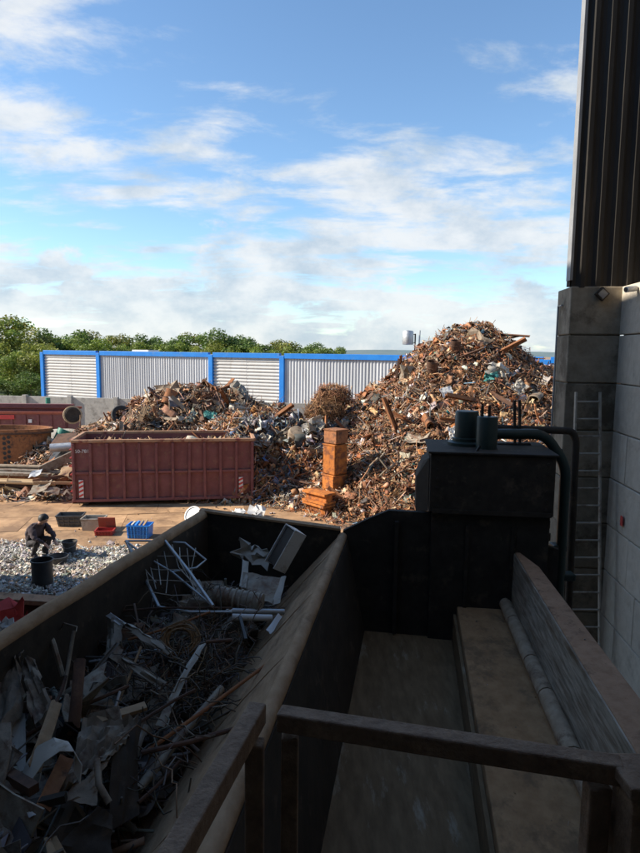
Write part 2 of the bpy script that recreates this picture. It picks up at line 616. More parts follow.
def tpl_wire(seed, seg=11, r=.009):
    g = np.random.default_rng(seed)
    p = np.zeros(3)
    d = np.array([1.0, 0, 0])
    pts = [p]
    for i in range(seg):
        d = d + g.normal(0, .5, 3)
        d /= np.linalg.norm(d)
        p = p + d * .16
        pts.append(p)
    pts = np.array(pts) - np.mean(pts, 0)
    mb = MB().tube(pts, r, 4, caps=False)
    return np.array(mb.v), np.array(mb.f)


def tpl_angle():
    mb = MB()
    mb.box((0, 0, 0), (1, .14, .02))
    mb.box((0, .07, .07), (1, .02, .14))
    return np.array(mb.v), np.array(mb.f)


TPL = {
    'strip': [tpl_strip(.0, .3), tpl_strip(.5, .8), tpl_strip(1.1, -.6), tpl_strip(-.8, 1.4), tpl_strip(.3, 2.2, w=.07), tpl_strip(1.6, .5, w=.09)],
    'tube': [tpl_tube(.04), tpl_tube(.06, kink=.2), tpl_tube(.03, kink=-.12), tpl_tube(.09, kink=0)],
    'sheet': [tpl_sheet(s) for s in range(5)] + [tpl_sheet(9, amp=.07)],
    'lump': [tpl_lump(s) for s in range(4)],
    'wire': [tpl_wire(s) for s in range(5)],
    'angle': [tpl_angle()],
}


def frames(normal, tilt):
    """Random frames whose x lies roughly in the surface and z near the normal."""
    n = len(normal)
    nz = normal + RNG.normal(0, 1, (n, 3)) * tilt
    nz /= np.linalg.norm(nz, axis=1, keepdims=True)
    x = RNG.normal(0, 1, (n, 3))
    x -= nz * np.sum(x * nz, 1, keepdims=True)
    x /= np.linalg.norm(x, axis=1, keepdims=True)
    y = np.cross(nz, x)
    return np.stack([x, y, nz], axis=2)


def batch_mesh(name, groups):
    """groups: list of (template, pos, rot, scale, col) arrays -> one mesh of quads with a colour attribute."""
    VS, FS, CS = [], [], []
    off = 0
    for (tv, tf), pos, rot, scl, col in groups:
        n = len(pos)
        if n == 0:
            continue
        v = np.einsum('nij,nkj->nki', rot, tv[None] * scl[:, None, :]) + pos[:, None, :]
        VS.append(v.reshape(-1, 3))
        f = tf[None] + (np.arange(n) * len(tv))[:, None, None] + off
        FS.append(f.reshape(-1, 4))
        CS.append(np.repeat(col, len(tv), axis=0))
        off += n * len(tv)
    V = np.concatenate(VS)
    Fq = np.concatenate(FS)
    Cc = np.concatenate(CS)
    me = bpy.data.meshes.new(name)
    me.vertices.add(len(V))
    me.vertices.foreach_set('co', V.astype(np.float32).ravel())
    me.loops.add(Fq.size)
    me.loops.foreach_set('vertex_index', Fq.astype(np.int32).ravel())
    me.polygons.add(len(Fq))
    me.polygons.foreach_set('loop_start', np.arange(len(Fq), dtype=np.int32) * 4)
    me.update(calc_edges=True)
    ca = me.color_attributes.new('Col', 'FLOAT_COLOR', 'POINT')
    ca.data.foreach_set('color', np.hstack([Cc, np.ones((len(Cc), 1))]).astype(np.float32).ravel())
    return me


def pick_colours(n, palette):
    w = np.array([p[0] for p in palette], float)
    idx = RNG.choice(len(palette), n, p=w / w.sum())
    base = np.array([p[1] for p in palette])[idx]
    return np.clip(base * RNG.uniform(.6, 1.35, (n, 1)) * RNG.uniform(.9, 1.1, (n, 3)), .005, .85)


def scrap_batch(name, pos, nrm, mixw, size, palette, tilt=.45):
    """pos, nrm: (N,3). mixw: kinds with weights. Returns mesh."""
    kinds = list(mixw)
    w = np.array([mixw[k] for k in kinds], float)
    ks = RNG.choice(len(kinds), len(pos), p=w / w.sum())
    cols = pick_colours(len(pos), palette)
    groups = []
    for ki, k in enumerate(kinds):
        ids = np.where(ks == ki)[0]
        var = RNG.integers(0, len(TPL[k]), len(ids))
        for vi, t in enumerate(TPL[k]):
            ii = ids[var == vi]
            s = size * np.exp(RNG.normal(0, .6, len(ii)))
            mult = {'strip': 1.6, 'tube': 2.1, 'sheet': .85, 'lump': .5, 'wire': 1.3, 'angle': 2.0}[k]
            s = np.clip(s * mult, min(.05, size * .3), size * {'lump': 1.4, 'wire': 2.2, 'sheet': 3}.get(k, 6))
            sc = np.stack([s, s * RNG.uniform(.55, 1.2, len(ii)), s * RNG.uniform(.6, 1.1, len(ii))], 1)
            if k in ('tube', 'angle', 'strip'):
                cr = np.clip(size * RNG.uniform(.4, 1.1, len(ii)), min(.03, size * .4), 1)
                sc = np.stack([s, cr, cr], 1)
            groups.append((t, pos[ii], frames(nrm[ii], tilt), sc, cols[ii]))
    return batch_mesh(name, groups)


# ================================================================== SETTING
def build_ground():
    mb = MB().box((0, 300, -.25), (5200, 5400, .5))
    g = solo('ground', mb, M['ground'], kind='structure')
    # steel floor plates laid over the yard, one piece each
    pm = MB().box((0, 0, .012), (2.985, 1.685, .024)).mesh('steel_plate')
    pm.materials.append(M['plate_steel'])
    a = math.radians(9.5)
    for i in range(8):
        for j in range(7):
            c = rotz(a) @ np.array([-13.4 + i * 3.0 + (j % 2) * .9, 17.2 + j * 1.7, 0])
            if c[1] > 25.4 or c[0] > 1.5:
                continue
            o = bpy.data.objects.new('steel_plate', pm)
            COL.objects.link(o)
            o.parent = g
            o.location = (c[0] - g.location[0], c[1] - g.location[1], -g.location[2] + random.uniform(.002, .014))
            o.rotation_euler = (random.gauss(0, .0016), random.gauss(0, .0016), a + random.gauss(0, .008))
    gm = MB().box((-40, 110, .02), (260, 90, .03))
    solo('grass_verge', gm, M['grass'], kind='structure')
    P = np.zeros((40, 6, 3))
    for i in range(40):
        for j in range(6):
            x = -1500 + i * 90
            hgt = 12 + 4 * math.sin(i * .37) + 2 * math.sin(i * 1.1)
            P[i, j] = (x, 1700 + j * 110, hgt * math.sin(math.pi * j / 5) - .5)
    solo('distant_hill', MB().grid(P, 1.0), M['hill'], kind='structure', smooth=True)


build_ground()


# ---------------------------------------------------------------- blue-framed hall behind the yard
FA, FB = np.array([-26.9, 61.6, 0]), np.array([14.1, 40.7, 0])
FD = (FB - FA) / np.linalg.norm(FB - FA)
FN = np.array([-FD[1], FD[0], 0])           # points away from the yard


def build_hall():
    t = thing('warehouse', 'long low hall clad in white corrugated panels framed by bright blue posts', 'building', FA, math.atan2(FD[1], FD[0]))
    TOP, BASE = 5.2, .95
    spans = [(0, 7.4, 'h'), (7.4, 20.1, 'v'), (20.1, 26.9, 'h'), (26.9, 39.6, 'v'), (39.6, 46.4, 'h'), (46.4, 59.1, 'v')]
    part('plinth', MB().box((29.6, .3, BASE / 2), (59.2, .5, BASE)), M['concrete'], t)
    for (a, b, k) in spans:
        m = 4 if k == 'v' else 2
        for q in range(m):
            x0 = a + .12 + (b - a - .24) * q / m
            x1 = a + .12 + (b - a - .24) * (q + 1) / m
            oy = .012 * (q % 2)
            mb = MB()
            if k == 'v':
                n = int((x1 - x0) / .25) * 4
                xs = np.linspace(x0, x1 + .02, n + 1)
                pat = [0, 0, .055, .055]
                mb.grid(np.array([[(x, -.07 + oy + pat[i % 4] + RNG.normal(0, .003), z) for z in (BASE, TOP - .2)] for i, x in enumerate(xs)]), .008)
                part('ribbed_sheet', mb, M['grey_sheet'], t)
            else:
                zs = np.linspace(BASE, TOP - .2, 61)
                pat = [0, 0, .085, .085]
                mb.grid(np.array([[(x, -.06 + oy + pat[i % 4], z) for x in (x0, x1 + .02)] for i, z in enumerate(zs)]), .008)
                part('slatted_sheet', mb, M['white_sheet'], t)
    for x in [s[0] for s in spans] + [59.1]:
        part('post', MB().box((x, -.07, (TOP + .7) / 2), (.42, .34, TOP - .7)), M['blue'], t, bevel=.02)
    for (a, b, k) in spans:
        part('top_rail', MB().box(((a + b) / 2, -.06, TOP - .02), (b - a - .43, .30, .40)), M['blue'], t, bevel=.02)
    mb = MB().box((29.6, 6.3, TOP - .12), (59.0, 12, .14))
    rf = part('roof', mb, M['roof'], t)
    part('rear_wall', MB().box((29.6, 12.2, TOP / 2 - .1), (59, .2, TOP - .3)), M['grey_sheet'], t)
    for x in (.15, 59.0):
        part('end_wall', MB().box((x, 6.3, TOP / 2 - .1), (.2, 11.6, TOP - .3)), M['grey_sheet'], t)
    part('roof_hatch', MB().box((10.2, 3, TOP + .1), (2.0, 1.4, .45)), M['white_paint'], t)
    # exhaust tank and mast standing on the roof edge
    c = FA + FD * 37.0 + FN * 1.0
    u = thing('roof_ventilator', 'small round metal tank on a stand with mast above the blue roof edge', 'ventilator', (c[0], c[1], TOP - .05))
    part('base', MB().box((.25, 0, .18), (1.3, .8, .30)), M['white_paint'], u, bevel=.03)
    part('tank', MB().lathe((-.30, 0, .95), [(0, 0), (.36, .02), (.40, .08), (.40, .9), (.36, .96), (.36, 1.0), (0, 1.05)], 20), M['galv'], u, smooth=True)
    part('stand', MB().bar((.22, 0, .33), (.22, 0, 1.75), .09, .09).bar((.22, 0, 1.1), (.08, 0, 1.1), .05, .05).bar((.22, 0, 1.7), (.08, 0, 1.7), .05, .05), M['mach_dark'], u)
    part('mast', MB().tube([(.52, .1, .33), (.56, .1, 2.0)], .055, 8), M['galv'], u)


build_hall()


# ---------------------------------------------------------------- concrete yard wall
def build_yard_wall():
    a, b = atZ(-60, 394, 2.0), atZ(330, 404, 2.0)
    a[2] = b[2] = 0
    d = b - a
    L = np.linalg.norm(d)
    d /= L
    t = thing('yard_wall', 'low grey concrete panel wall standing below the blue-framed hall', 'wall', a, math.atan2(d[1], d[0]))
    n = int(L / 3.6)
    for i in range(n):
        part('panel', MB().box((i * 3.6 + 1.8, 0, 1.0), (3.54, .18, 2.0 + random.uniform(-.02, .03))), M['concrete'], t, bevel=.015)
    for i in range(n + 1):
        part('post', MB().box((i * 3.6, -.13, 1.06), (.34, .30, 2.12)), M['concrete'], t, bevel=.02)
    p = atY(48, 402, 44)
    solo('pipe_post', MB().tube([(p[0], p[1], 0), (p[0], p[1], 2.12)], .16, 12), M['green'], 'green painted round post in front of the concrete yard wall', 'post', smooth=True)


build_yard_wall()


# ---------------------------------------------------------------- trees behind
def crown_mesh(seed, nleaf, palette, spread=(1, 1, 1)):
    g = np.random.default_rng(seed)
    lobes = [(np.array([0, 0, .55]), .27)]
    for i in range(26):
        a = g.uniform(0, 2 * math.pi)
        z = g.uniform(.22, .92)
        r = .46 * math.sin(math.pi * min(.95, max(.12, z * .95))) * g.uniform(.35, 1.1)
        lobes.append((np.array([r * math.cos(a), r * math.sin(a), z]), g.uniform(.06, .17)))
    w = np.array([l[1] ** 2 for l in lobes])
    ii = g.choice(len(lobes), nleaf, p=w / w.sum())
    d = g.normal(0, 1, (nleaf, 3))
    d /= np.linalg.norm(d, axis=1, keepdims=True)
    rr = g.uniform(.55, 1.08, (nleaf, 1))
    c = np.array([l[0] for l in lobes])[ii]
    R = np.array([l[1] for l in lobes])[ii][:, None]
    pos = c + d * R * rr * np.array([1, 1, .85])
    pos[:, 2] = np.maximum(pos[:, 2], .05)
    nrm = d + g.normal(0, .6, (nleaf, 3))
    nrm /= np.linalg.norm(nrm, axis=1, keepdims=True)
    x = g.normal(0, 1, (nleaf, 3))
    x -= nrm * np.sum(x * nrm, 1, keepdims=True)
    x /= np.linalg.norm(x, axis=1, keepdims=True)
    rot = np.stack([x, np.cross(nrm, x), nrm], 2)
    leaf = (np.array([(-.5, -.1, 0), (0, -.38, .08), (.5, 0, 0), (0, .38, .08)]), np.array([(0, 1, 2, 3)]))
    s = g.uniform(.014, .046, nleaf)
    base = np.array(palette)[g.integers(0, len(palette), nleaf)]
    lob = np.array([g.uniform(.75, 1.3) for _ in lobes])[ii][:, None]
    col = base * lob * g.uniform(.8, 1.5, (nleaf, 1)) * np.array([1.38, 1.26, .85])
    return batch_mesh('crown', [(leaf, pos, rot, np.stack([s, s, s], 1), col)])


def build_trees():
    pals = [[(.09, .15, .04), (.12, .18, .05), (.15, .20, .055)],
            [(.06, .115, .035), (.08, .135, .045), (.075, .12, .035)],
            [(.15, .19, .05), (.18, .21, .06), (.13, .165, .05)],
            [(.10, .14, .05), (.13, .16, .05), (.17, .17, .055)]]
    crowns = []
    for s in range(6):
        me = crown_mesh(40 + s, 8000, pals[s % 4])
        me.materials.append(M['leaf'])
        crowns.append(me)
    trunks = []
    for s in range(3):
        mb = MB()
        g = random.Random(s)
        mb.tube([(0, 0, 0), (.005, 0, .15), (.01 * s, .01, .35), (.0, .02, .62)], [.028, .022, .018, .008], 7)
        for k in range(5):
            a = k * 1.3 + s
            z = .2 + k * .08
            mb.tube([(0, 0, z), (.10 * math.cos(a), .10 * math.sin(a), z + .1), (.24 * math.cos(a), .24 * math.sin(a), z + .2)], [.012, .008, .003], 5)
        me = mb.mesh('trunk', smooth=True)
        me.materials.append(M['bark'])
        trunks.append(me)
    # (pixel x of crown middle, pixel y of top, distance, width factor)
    spec = [(-22, 318, 78, 1.1), (14, 319, 84, 1.05), (6, 352, 70, .9), (34, 345, 72, .9), (48, 330, 92, 1.0), (30, 372, 67, .8), (-6, 378, 66, .9), (74, 332, 96, 1.0),
            (98, 333, 100, 1.0), (120, 336, 98, .9), (140, 335, 101, .9), (160, 338, 104, .9), (178, 337, 99, 1), (196, 334, 102, .9), (218, 330, 98, 1.0),
            (236, 336, 103, .9), (252, 339, 100, .9), (268, 342, 104, .9), (284, 341, 101, .95), (300, 345, 104, .9), (316, 344, 100, .9), (330, 347, 103, .8), (338, 349, 107, .7),
            (88, 340, 88, .9), (206, 341, 95, .8), (150, 343, 95, .8), (62, 338, 90, 1), (110, 341, 93, .9), (130, 343, 94, .9), (170, 344, 95, .9), (188, 344, 96, .9), (228, 345, 94, .9),
            (246, 346, 95, .9), (264, 347, 94, .9), (280, 348, 95, .9), (296, 349, 96, .8), (312, 349, 96, .8), (22, 336, 76, 1.0)]
    ORD = ['first', 'second', 'third', 'fourth', 'fifth', 'sixth', 'seventh', 'eighth', 'ninth', 'tenth', 'eleventh', 'twelfth', 'thirteenth', 'fourteenth', 'fifteenth',
           'sixteenth', 'seventeenth', 'eighteenth', 'nineteenth', 'twentieth', 'twenty-first', 'twenty-second'] + ['twenty-' + q for q in ('third', 'fourth', 'fifth', 'sixth', 'seventh', 'eighth', 'ninth')] + ['thirtieth', 'thirty-first', 'thirty-second', 'thirty-third', 'thirty-fourth']
    row = 0
    spec.sort()
    for i, (px, py, d, wf) in enumerate(spec):
        top = atY(px, py, d)
        h = float(top[2]) / .98
        big = py < 325
        small = py > 350
        lab = (('tall dark green tree at the very left edge beyond the concrete wall' if px < 0 else 'tall dark green tree beside the leftmost one, above the concrete wall') if big else
               'low bushy green tree over the concrete wall, ' + {-6: 'at the picture edge', 6: 'in front of the tall dark trees', 30: 'lowest beside the blue corner post'}[px] if small else
               ORD[row] + ' tree from the left in the green row rising behind the blue-framed hall')
        row += not (big or small)
        t = thing('broadleaf_tree', lab, 'tree', (top[0], top[1], 0), random.uniform(0, 6.28), 'big trees at the left edge' if big else 'bushy trees beside the hall' if small else 'trees behind the blue hall')
        c = bpy.data.objects.new('crown', crowns[(i * 5 + 2 * (i // 6)) % 6])
        COL.objects.link(c)
        c.parent = t
        hw = max(h, 5.5) * 1.3 * wf
        c.scale = (hw, hw, h)
        tr = bpy.data.objects.new('trunk', trunks[i % 3])
        COL.objects.link(tr)
        tr.parent = t
        tr.scale = (h, h, h)


build_trees()


# ---------------------------------------------------------------- the hall we stand in
WD = np.array([.0906, .9959, 0])                 # direction of the right block wall
WN = np.array([-.9959, .0906, 0])                # its face, looking left into the hall
CORN = np.array([4.94, 10.6, 0])
TOPZ = 6.64


def build_shed():
    ang = math.atan2(WD[1], WD[0])
    bl = MB().box((0, 0, 0), (1.585, .8, .785))
    bme = bl.mesh('concrete_block')
    bme.materials.append(M['block'])
    w = thing('block_wall', 'tall grey wall of large stacked concrete blocks on the right', 'wall', CORN)
    for c in range(9):
        z = TOPZ - .4 - .8 * c
        offs = [.0, .62, .25, .95][c % 4]
        for k in range(17):
            s = -.8 - k * 1.6 + offs
            if s > -.2:
                ln = offs
            p = WD * s + WN * (-.4 + random.gauss(0, .006))
            o = bpy.data.objects.new('concrete_block', bme)
            COL.objects.link(o)
            o.parent = w
            sx = 1.0
            end = s + .8
            if end > .0:                       # trim the block that meets the pillar
                sx = max(.15, (1.6 - end) / 1.6)
                p = WD * (s - end / 2) + WN * -.4
            o.location = (p[0], p[1], z)
            o.scale = (sx, 1, 1)
            o.rotation_euler = (0, 0, ang)
            b = o.modifiers.new('bevel', 'BEVEL')
            b.width = .018
            b.segments = 2
    wpart('core', MB().hexa([CORN + WD * a - WN * b + np.array([0, 0, z]) for z in (0, TOPZ - .05) for a, b in ((-26.5, .06), (-.05, .06), (-.05, .74), (-26.5, .74))]), M['block_shaded'], w)
    pil = thing('block_pillar', 'square pillar of stacked concrete blocks under the dark cladding', 'pillar', (4.545, 11.0, 0), math.atan2(WD[1], WD[0]) - math.pi / 2)
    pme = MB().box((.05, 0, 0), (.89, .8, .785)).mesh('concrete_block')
    pme.materials.append(M['block_shaded'])
    for c in range(9):
        o = bpy.data.objects.new('concrete_block', pme)
        COL.objects.link(o)
        o.parent = pil
        o.location = (random.gauss(0, .012), random.gauss(0, .008), TOPZ - .4 - .8 * c)
        o.rotation_euler = (0, 0, random.gauss(0, .008))
        b = o.modifiers.new('bevel', 'BEVEL')
        b.width = .02
        b.segments = 2
    part('core', MB().box((.05, 0, TOPZ / 2 - .03), (.80, .72, TOPZ - .06)), M['block_shaded'], pil)
    part('conduit', MB().tube([(-.42, .2, 1.2), (-.42, .2, 6.35), (-.42, -.02, 6.35)], .018, 6), M['galv'], pil)
    # cladding above the blocks, front return and side wall
    cl = thing('shed_building', 'dark corrugated cladding and roof of the open shed above the block wall', 'shed', (4.94, 10.6, TOPZ))
    H = 15.6

    def ribs(a, b, z0, z1, nout, pitch=.25, dep=.045):
        a, b = np.array(a, float), np.array(b, float)
        L = np.linalg.norm(b - a)
        n = int(L / pitch) * 4
        pat = [0, 0, 1, 1]
        P = np.array([[tuple((a + (b - a) * (i / n) + np.array(nout) * dep * pat[i % 4])[:2]) + (z,) for z in (z0, z1)] for i in range(n + 1)])
        return MB().grid(P, .01)
    wpart('front_cladding', ribs((4.13, 10.66, 0), (9.0, 10.66, 0), TOPZ - .03, H, (0, -1, 0)), M['dark_sheet'], cl)
    e = CORN + WD * -27
    off = -WN * .78
    wpart('side_cladding', ribs(e + off, CORN + off, TOPZ - .03, H, WN), M['dark_sheet'], cl)
    wpart('edge_flashing', MB().box((4.105, 10.70, (TOPZ + H) / 2 + .05), (.045, .16, H - TOPZ - .08)), M['flashing'], cl)
    wpart('corner_post', MB().box((4.20, 10.78, (TOPZ + H) / 2), (.16, .14, H - TOPZ)), M['mach_dark'], cl)
    wpart('roof', MB().box((-2.2, -9.4, H + .15), (15.0, 16.0, .25)), M['roof_under'], cl)
    wpart('rear_wall', MB().box((-2.2, -17.2, H / 2), (14.6, .2, H)), M['dark_sheet'], cl)
    wpart('added_shade_wall', MB().box((-9.3, -1.4, H / 2), (.3, 31.4, H)), M['block'], cl)  # added out of view, height and length set to block the sun
    # lamp and camera fixed to the pillar head
    p = atY(602, 294, 10.52)
    fl = thing('floodlight', 'square floodlight turned on its corner at the pillar head', 'lamp', p)
    R = np.array([[math.cos(.75), 0, math.sin(.75)], [0, 1, 0], [-math.sin(.75), 0, math.cos(.75)]])
    fh = part('housing', MB().box((0, 0, 0), (.17, .07, .17), R), M['mach_dark'], fl, bevel=.01)
    part('lens', MB().box((0, -.038, 0), (.12, .012, .12), R), M['glass_dark'], fh)
    part('bracket', MB().box((0, .06, 0), (.04, .06, .04)), M['mach_dark'], fl)
    p = atY(631, 288, 9.9)
    cm = thing('security_camera', 'small pale bullet camera at the top of the block wall', 'camera', p)
    cb = part('body', MB().tube([(-.10, -.05, -.03), (.08, .02, .0)], .045, 12), M['white_paint'], cm, smooth=True)
    part('lens', MB().tube([(-.108, -.053, -.031), (-.101, -.050, -.03)], .03, 12), M['black'], cb)
    part('arm', MB().tube([(.06, .01, 0), (.16, .03, .02)], .02, 8), M['white_paint'], cm)
    s0 = CORN + WD * -.75 + WN * .004
    q = atY(621.5, 521, 9.85)
    st = MB().box((q[0], q[1], q[2]), (.006, .10, .16), rotz(math.atan2(WD[1], WD[0]) - math.pi / 2))
    solo('wall_sticker', st, M['red_mark'], 'small red and white sticker on the block wall', 'sticker')


build_shed()


def build_ladder():
    a0, a1 = atY(576, 392, 10.50), atY(600, 392, 10.50)
    b0 = a0 + (np.array([-.11, -.62, -a0[2]]))
    b1 = a1 + (np.array([.03, -.62, -a1[2]]))
    t = thing('ladder', 'long aluminium ladder leaning against the concrete pillar', 'ladder', (a0 + b0) / 2 * [1, 1, 0])
    for a, b in ((a0, b0), (a1, b1)):
        wpart('rail', MB().bar(a, b, .028, .06, up=(0, -1, 0)), M['aluminium'], t)
    n = 17
    for i in range(n):
        k = (.16 + i * .285) / 4.9
        wpart('rung', MB().tube([a0 + (b0 - a0) * k, a1 + (b1 - a1) * k], .016, 8), M['aluminium'], t)


build_ladder()


# ================================================================== MACHINE
def ridgeX(y): return .31 - .154 * (8.6 - y)
def beamIn(y): return 2.67 - .113 * (8.6 - y)
def beamOut(y): return 2.86 - .085 * (8.6 - y)
def slabL(y): return 1.95 - .145 * (8.6 - y)
def wallL(y): return -1.58 - .22 * (8.8 - y)


RZ, YN = 2.95, 1.5
MA = math.radians(-7.0)


def strip_panel(fa, za, fb, zb, y0, y1, n, thick, wob=0.0):
    """Plate spanning two long edges given as functions of y."""
    P = np.zeros((n + 1, 4, 3))
    for i in range(n + 1):
        y = y0 + (y1 - y0) * i / n
        for j in range(4):
            t = j / 3
            P[i, j] = (fa(y) * (1 - t) + fb(y) * t, y, za * (1 - t) + zb * t)
    if wob:
        P[1:-1, 1:-1] += RNG.normal(0, wob, P[1:-1, 1:-1].shape)
    return MB().grid(P, thick)


def build_trough():
    t = thing('loading_trough', 'long dark steel loading trough full of scrap on the left', 'trough', (-1.4, 5, 0))
    y0, y1 = YN, 8.78
    P = [(wallL(y0) - .15, y0, .3), (wallL(y0) + .02, y0, .3), (wallL(y1) + .02, y1, .3), (wallL(y1) - .15, y1, .3),
         (wallL(y0) - .15, y0, 3.16), (wallL(y0), y0, 3.16), (wallL(y1), y1, 3.16), (wallL(y1) - .15, y1, 3.16)]
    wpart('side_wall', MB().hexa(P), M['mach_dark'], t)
    k = 24
    wpart('top_lip', MB().tube([(wallL(y) - .075, y, 3.17 + .006 * math.sin(y * 5)) for y in np.linspace(y0, y1, k)], .078, 10), M['chute'], t, smooth=True)
    a, b = np.array((wallL(8.8) - .12, 8.80, 0)), np.array((.30, 8.60, 0))
    ex = np.array((.012, .11, 0))
    pts = [a + (0, 0, .3), b + (0, 0, .3), b + (0, 0, 3.03), a + (0, 0, 3.22)]
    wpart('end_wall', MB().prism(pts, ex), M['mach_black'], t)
    wpart('end_lip', MB().bar(a + (0, .05, 3.235), b + (0, .05, 3.045), .13, .03), M['chute'], t)
    sl = strip_panel(ridgeX, RZ, lambda y: ridgeX(y) - 1.25, 1.55, YN, 8.6, 30, .05, .010)
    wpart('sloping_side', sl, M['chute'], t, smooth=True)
    wpart('floor', strip_panel(lambda y: ridgeX(y) - 1.2, 1.56, lambda y: wallL(y), 1.5, YN, 8.7, 4, .05), M['mach_dark'], t)
    yy = np.linspace(YN, 8.62, 40)
    wpart('rounded_ridge', MB().tube([(ridgeX(y) + .02, y, RZ - .02 + .004 * math.sin(y * 9)) for y in yy], .066, 12), M['chute'], t, smooth=True)
    for y in (2.3, 3.7, 5.1, 6.5, 7.9):
        wpart('weld_seam', MB().tube([(ridgeX(y) - .02 - 1.2 * u, y + .02 * math.sin(u * 9), RZ + .012 - 1.344 * u + RNG.normal(0, .002)) for u in np.linspace(.03, .95, 14)], .005, 6), M['chute'], t, smooth=True)
    for y in (2.6, 5.4, 8.2):
        wpart('support_leg', MB().box((ridgeX(y) - 1.0, y, .75), (.25, .25, 1.48)), M['mach_dark'], t)


def build_press():
    t = thing('scrap_shear', 'big dark scrap shear with open press box and hydraulic head', 'machine', (1.5, 5, 0))
    # press box
    wpart('box_side', strip_panel(lambda y: ridgeX(y) + .07, RZ - .05, lambda y: ridgeX(y) + .34, 1.54, YN, 8.6, 16, .05, .008), M['mach_dark'], t, smooth=True)
    wpart('box_floor', strip_panel(lambda y: ridgeX(y) + .36, 1.55, lambda y: slabL(y) - .05, 1.52, YN, 8.6, 10, .06), M['floor_steel'], t)
    P = [(slabL(YN), YN, 1.3), (beamIn(YN), YN, 1.3), (beamIn(8.5), 8.5, 1.3), (slabL(8.5), 8.5, 1.3),
         (slabL(YN), YN, 2.04), (beamIn(YN), YN, 2.04), (beamIn(8.5), 8.5, 2.04), (slabL(8.5), 8.5, 2.04)]
    wpart('wear_slab', MB().hexa(P), M['slab_steel'], t, bevel=.015)
    P = [(slabL(YN) - .045, YN, 1.3), (slabL(YN) - .006, YN, 1.3), (slabL(8.5) - .006, 8.5, 1.3), (slabL(8.5) - .045, 8.5, 1.3),
         (slabL(YN) - .045, YN, 1.93), (slabL(YN) - .006, YN, 1.93), (slabL(8.5) - .006, 8.5, 1.93), (slabL(8.5) - .045, 8.5, 1.93)]
    wpart('guide_strip', MB().hexa(P), M['floor_steel'], t)
    y = YN
    i = 0
    while y < 8.3:
        L = [.95, .7, 1.05, .82][i % 4]
        a, b = y, min(8.4, y + L - .02)
        wpart('corner_pipe', MB().tube([(beamIn(v) - .075, v, 2.12) for v in np.linspace(a, b, 4)], .085, 12), M['weld'], t, smooth=True)
        y += L
        i += 1
    # right-hand beam: scoured inner face, brown top
    ya, yb = YN, 8.58
    P = [(beamIn(ya) + .012, ya, .4), (beamOut(ya), ya, .4), (beamOut(7.7), 7.7, .4), (beamIn(yb) + .02, yb, .4),
         (beamIn(ya) + .012, ya, 2.85), (beamOut(ya), ya, 2.85), (beamOut(7.7), 7.7, 2.85), (beamIn(yb) + .02, yb, 2.85)]
    wpart('side_beam', MB().hexa(P), M['beam_top'], t, bevel=.012)
    n = 30
    G = np.array([[(beamIn(v) + (.004 if z < 2.8 else .008), v, z) for z in (2.05, 2.3, 2.55, 2.835)] for v in np.linspace(ya, 8.5, n)])
    G[1:-1, 1:-1, 0] += RNG.normal(0, .003, G[1:-1, 1:-1, 0].shape)
    wpart('wear_plate', MB().grid(G, .016), M['scoured'], t, smooth=True)
    # end plate with chamfered shoulder
    d = np.array((math.cos(MA), math.sin(MA), 0))
    o = np.array((.31, 8.62, 0))

    def e(s, z, off=0.0):
        return o + d * s + np.array((-d[1], d[0], 0)) * off + np.array((0, 0, z))
    prof = [(0, .4), (2.95, .4), (2.95, 2.9), (1.22, 3.33), (.66, 3.34), (.42, 3.23), (.03, 3.02)]
    wpart('end_plate', MB().prism([e(*p) for p in prof][::-1], np.array((-d[1], d[0], 0)) * .09), M['mach_black'], t)
    # head
    def hb(s0, s1, z0, z1, o0, o1):
        return [e(s0, z0, o0), e(s1, z0, o0), e(s1, z0, o1), e(s0, z0, o1), e(s0, z1, o0), e(s1, z1, o0), e(s1, z1, o1), e(s0, z1, o1)]
    wpart('head_housing', MB().hexa(hb(1.20, 2.83, 3.36, 4.17, -.10, 1.1)), M['mach_dark'], t, bevel=.02)
    wpart('lower_housing', MB().hexa(hb(1.24, 2.80, 1.2, 3.352, -.06, 1.0)), M['mach_black'], t, bevel=.015)
    wpart('side_plate', MB().prism([e(1.19, 4.10, .0), e(1.19, 3.36, -.02), e(1.03, 3.30, .2), e(1.03, 3.78, .25), e(1.12, 4.02, .2)], np.array((-d[1], d[0], 0)) * .5), M['mach_dark'], t)
    for zz in np.linspace(3.0, 4.05, 7):
        p = e(2.85, zz, .25)
        wpart('hinge_lug', MB().tube([p + (0, 0, -.05), p + (0, 0, .05)], .035 + .012 * math.sin(zz * 17), 8), M['mach_dark'], t)
    for s0 in (1.3, 2.73):
        for zz in np.linspace(3.46, 4.07, 6):
            p = e(s0, zz, -.10)
            wpart('bolt', MB().tube([p, p + np.array((d[1], -d[0], 0)) * .022], .022, 6), M['mach_dark'], t)
    wpart('lid_flange', MB().hexa(hb(1.17, 2.86, 4.172, 4.20, -.13, 1.12)), M['mach_dark'], t, bevel=.006)
    wpart('stiffener', MB().hexa(hb(1.24, 2.80, 3.36, 3.42, -.125, -.103)), M['mach_dark'], t)
    for s0 in (.75, 1.7, 2.3):
        wpart('stiffener', MB().hexa(hb(s0, s0 + .05, 1.6, 3.2, -.085, -.002 if s0 < 1.2 else -.062)), M['mach_black'], t)
    # cylinders on the head
    def vc(px, y, z0, prof, mat, name):
        p = atY(px, 440, y)
        return wpart(name, MB().lathe((p[0], p[1], z0), prof, 20), mat, t, smooth=True)
    zt = 4.17
    vc(486.5, 8.72, zt, [(0, 0), (.145, 0), (.145, .46), (.135, .475), (0, .475)], M['mach_green'], 'cylinder')
    vc(466, 9.05, zt, [(0, 0), (.26, 0), (.26, .07), (.20, .09), (.20, .13), (.165, .14), (.165, .50), (.15, .52), (0, .52)], M['mach_green'], 'cylinder')
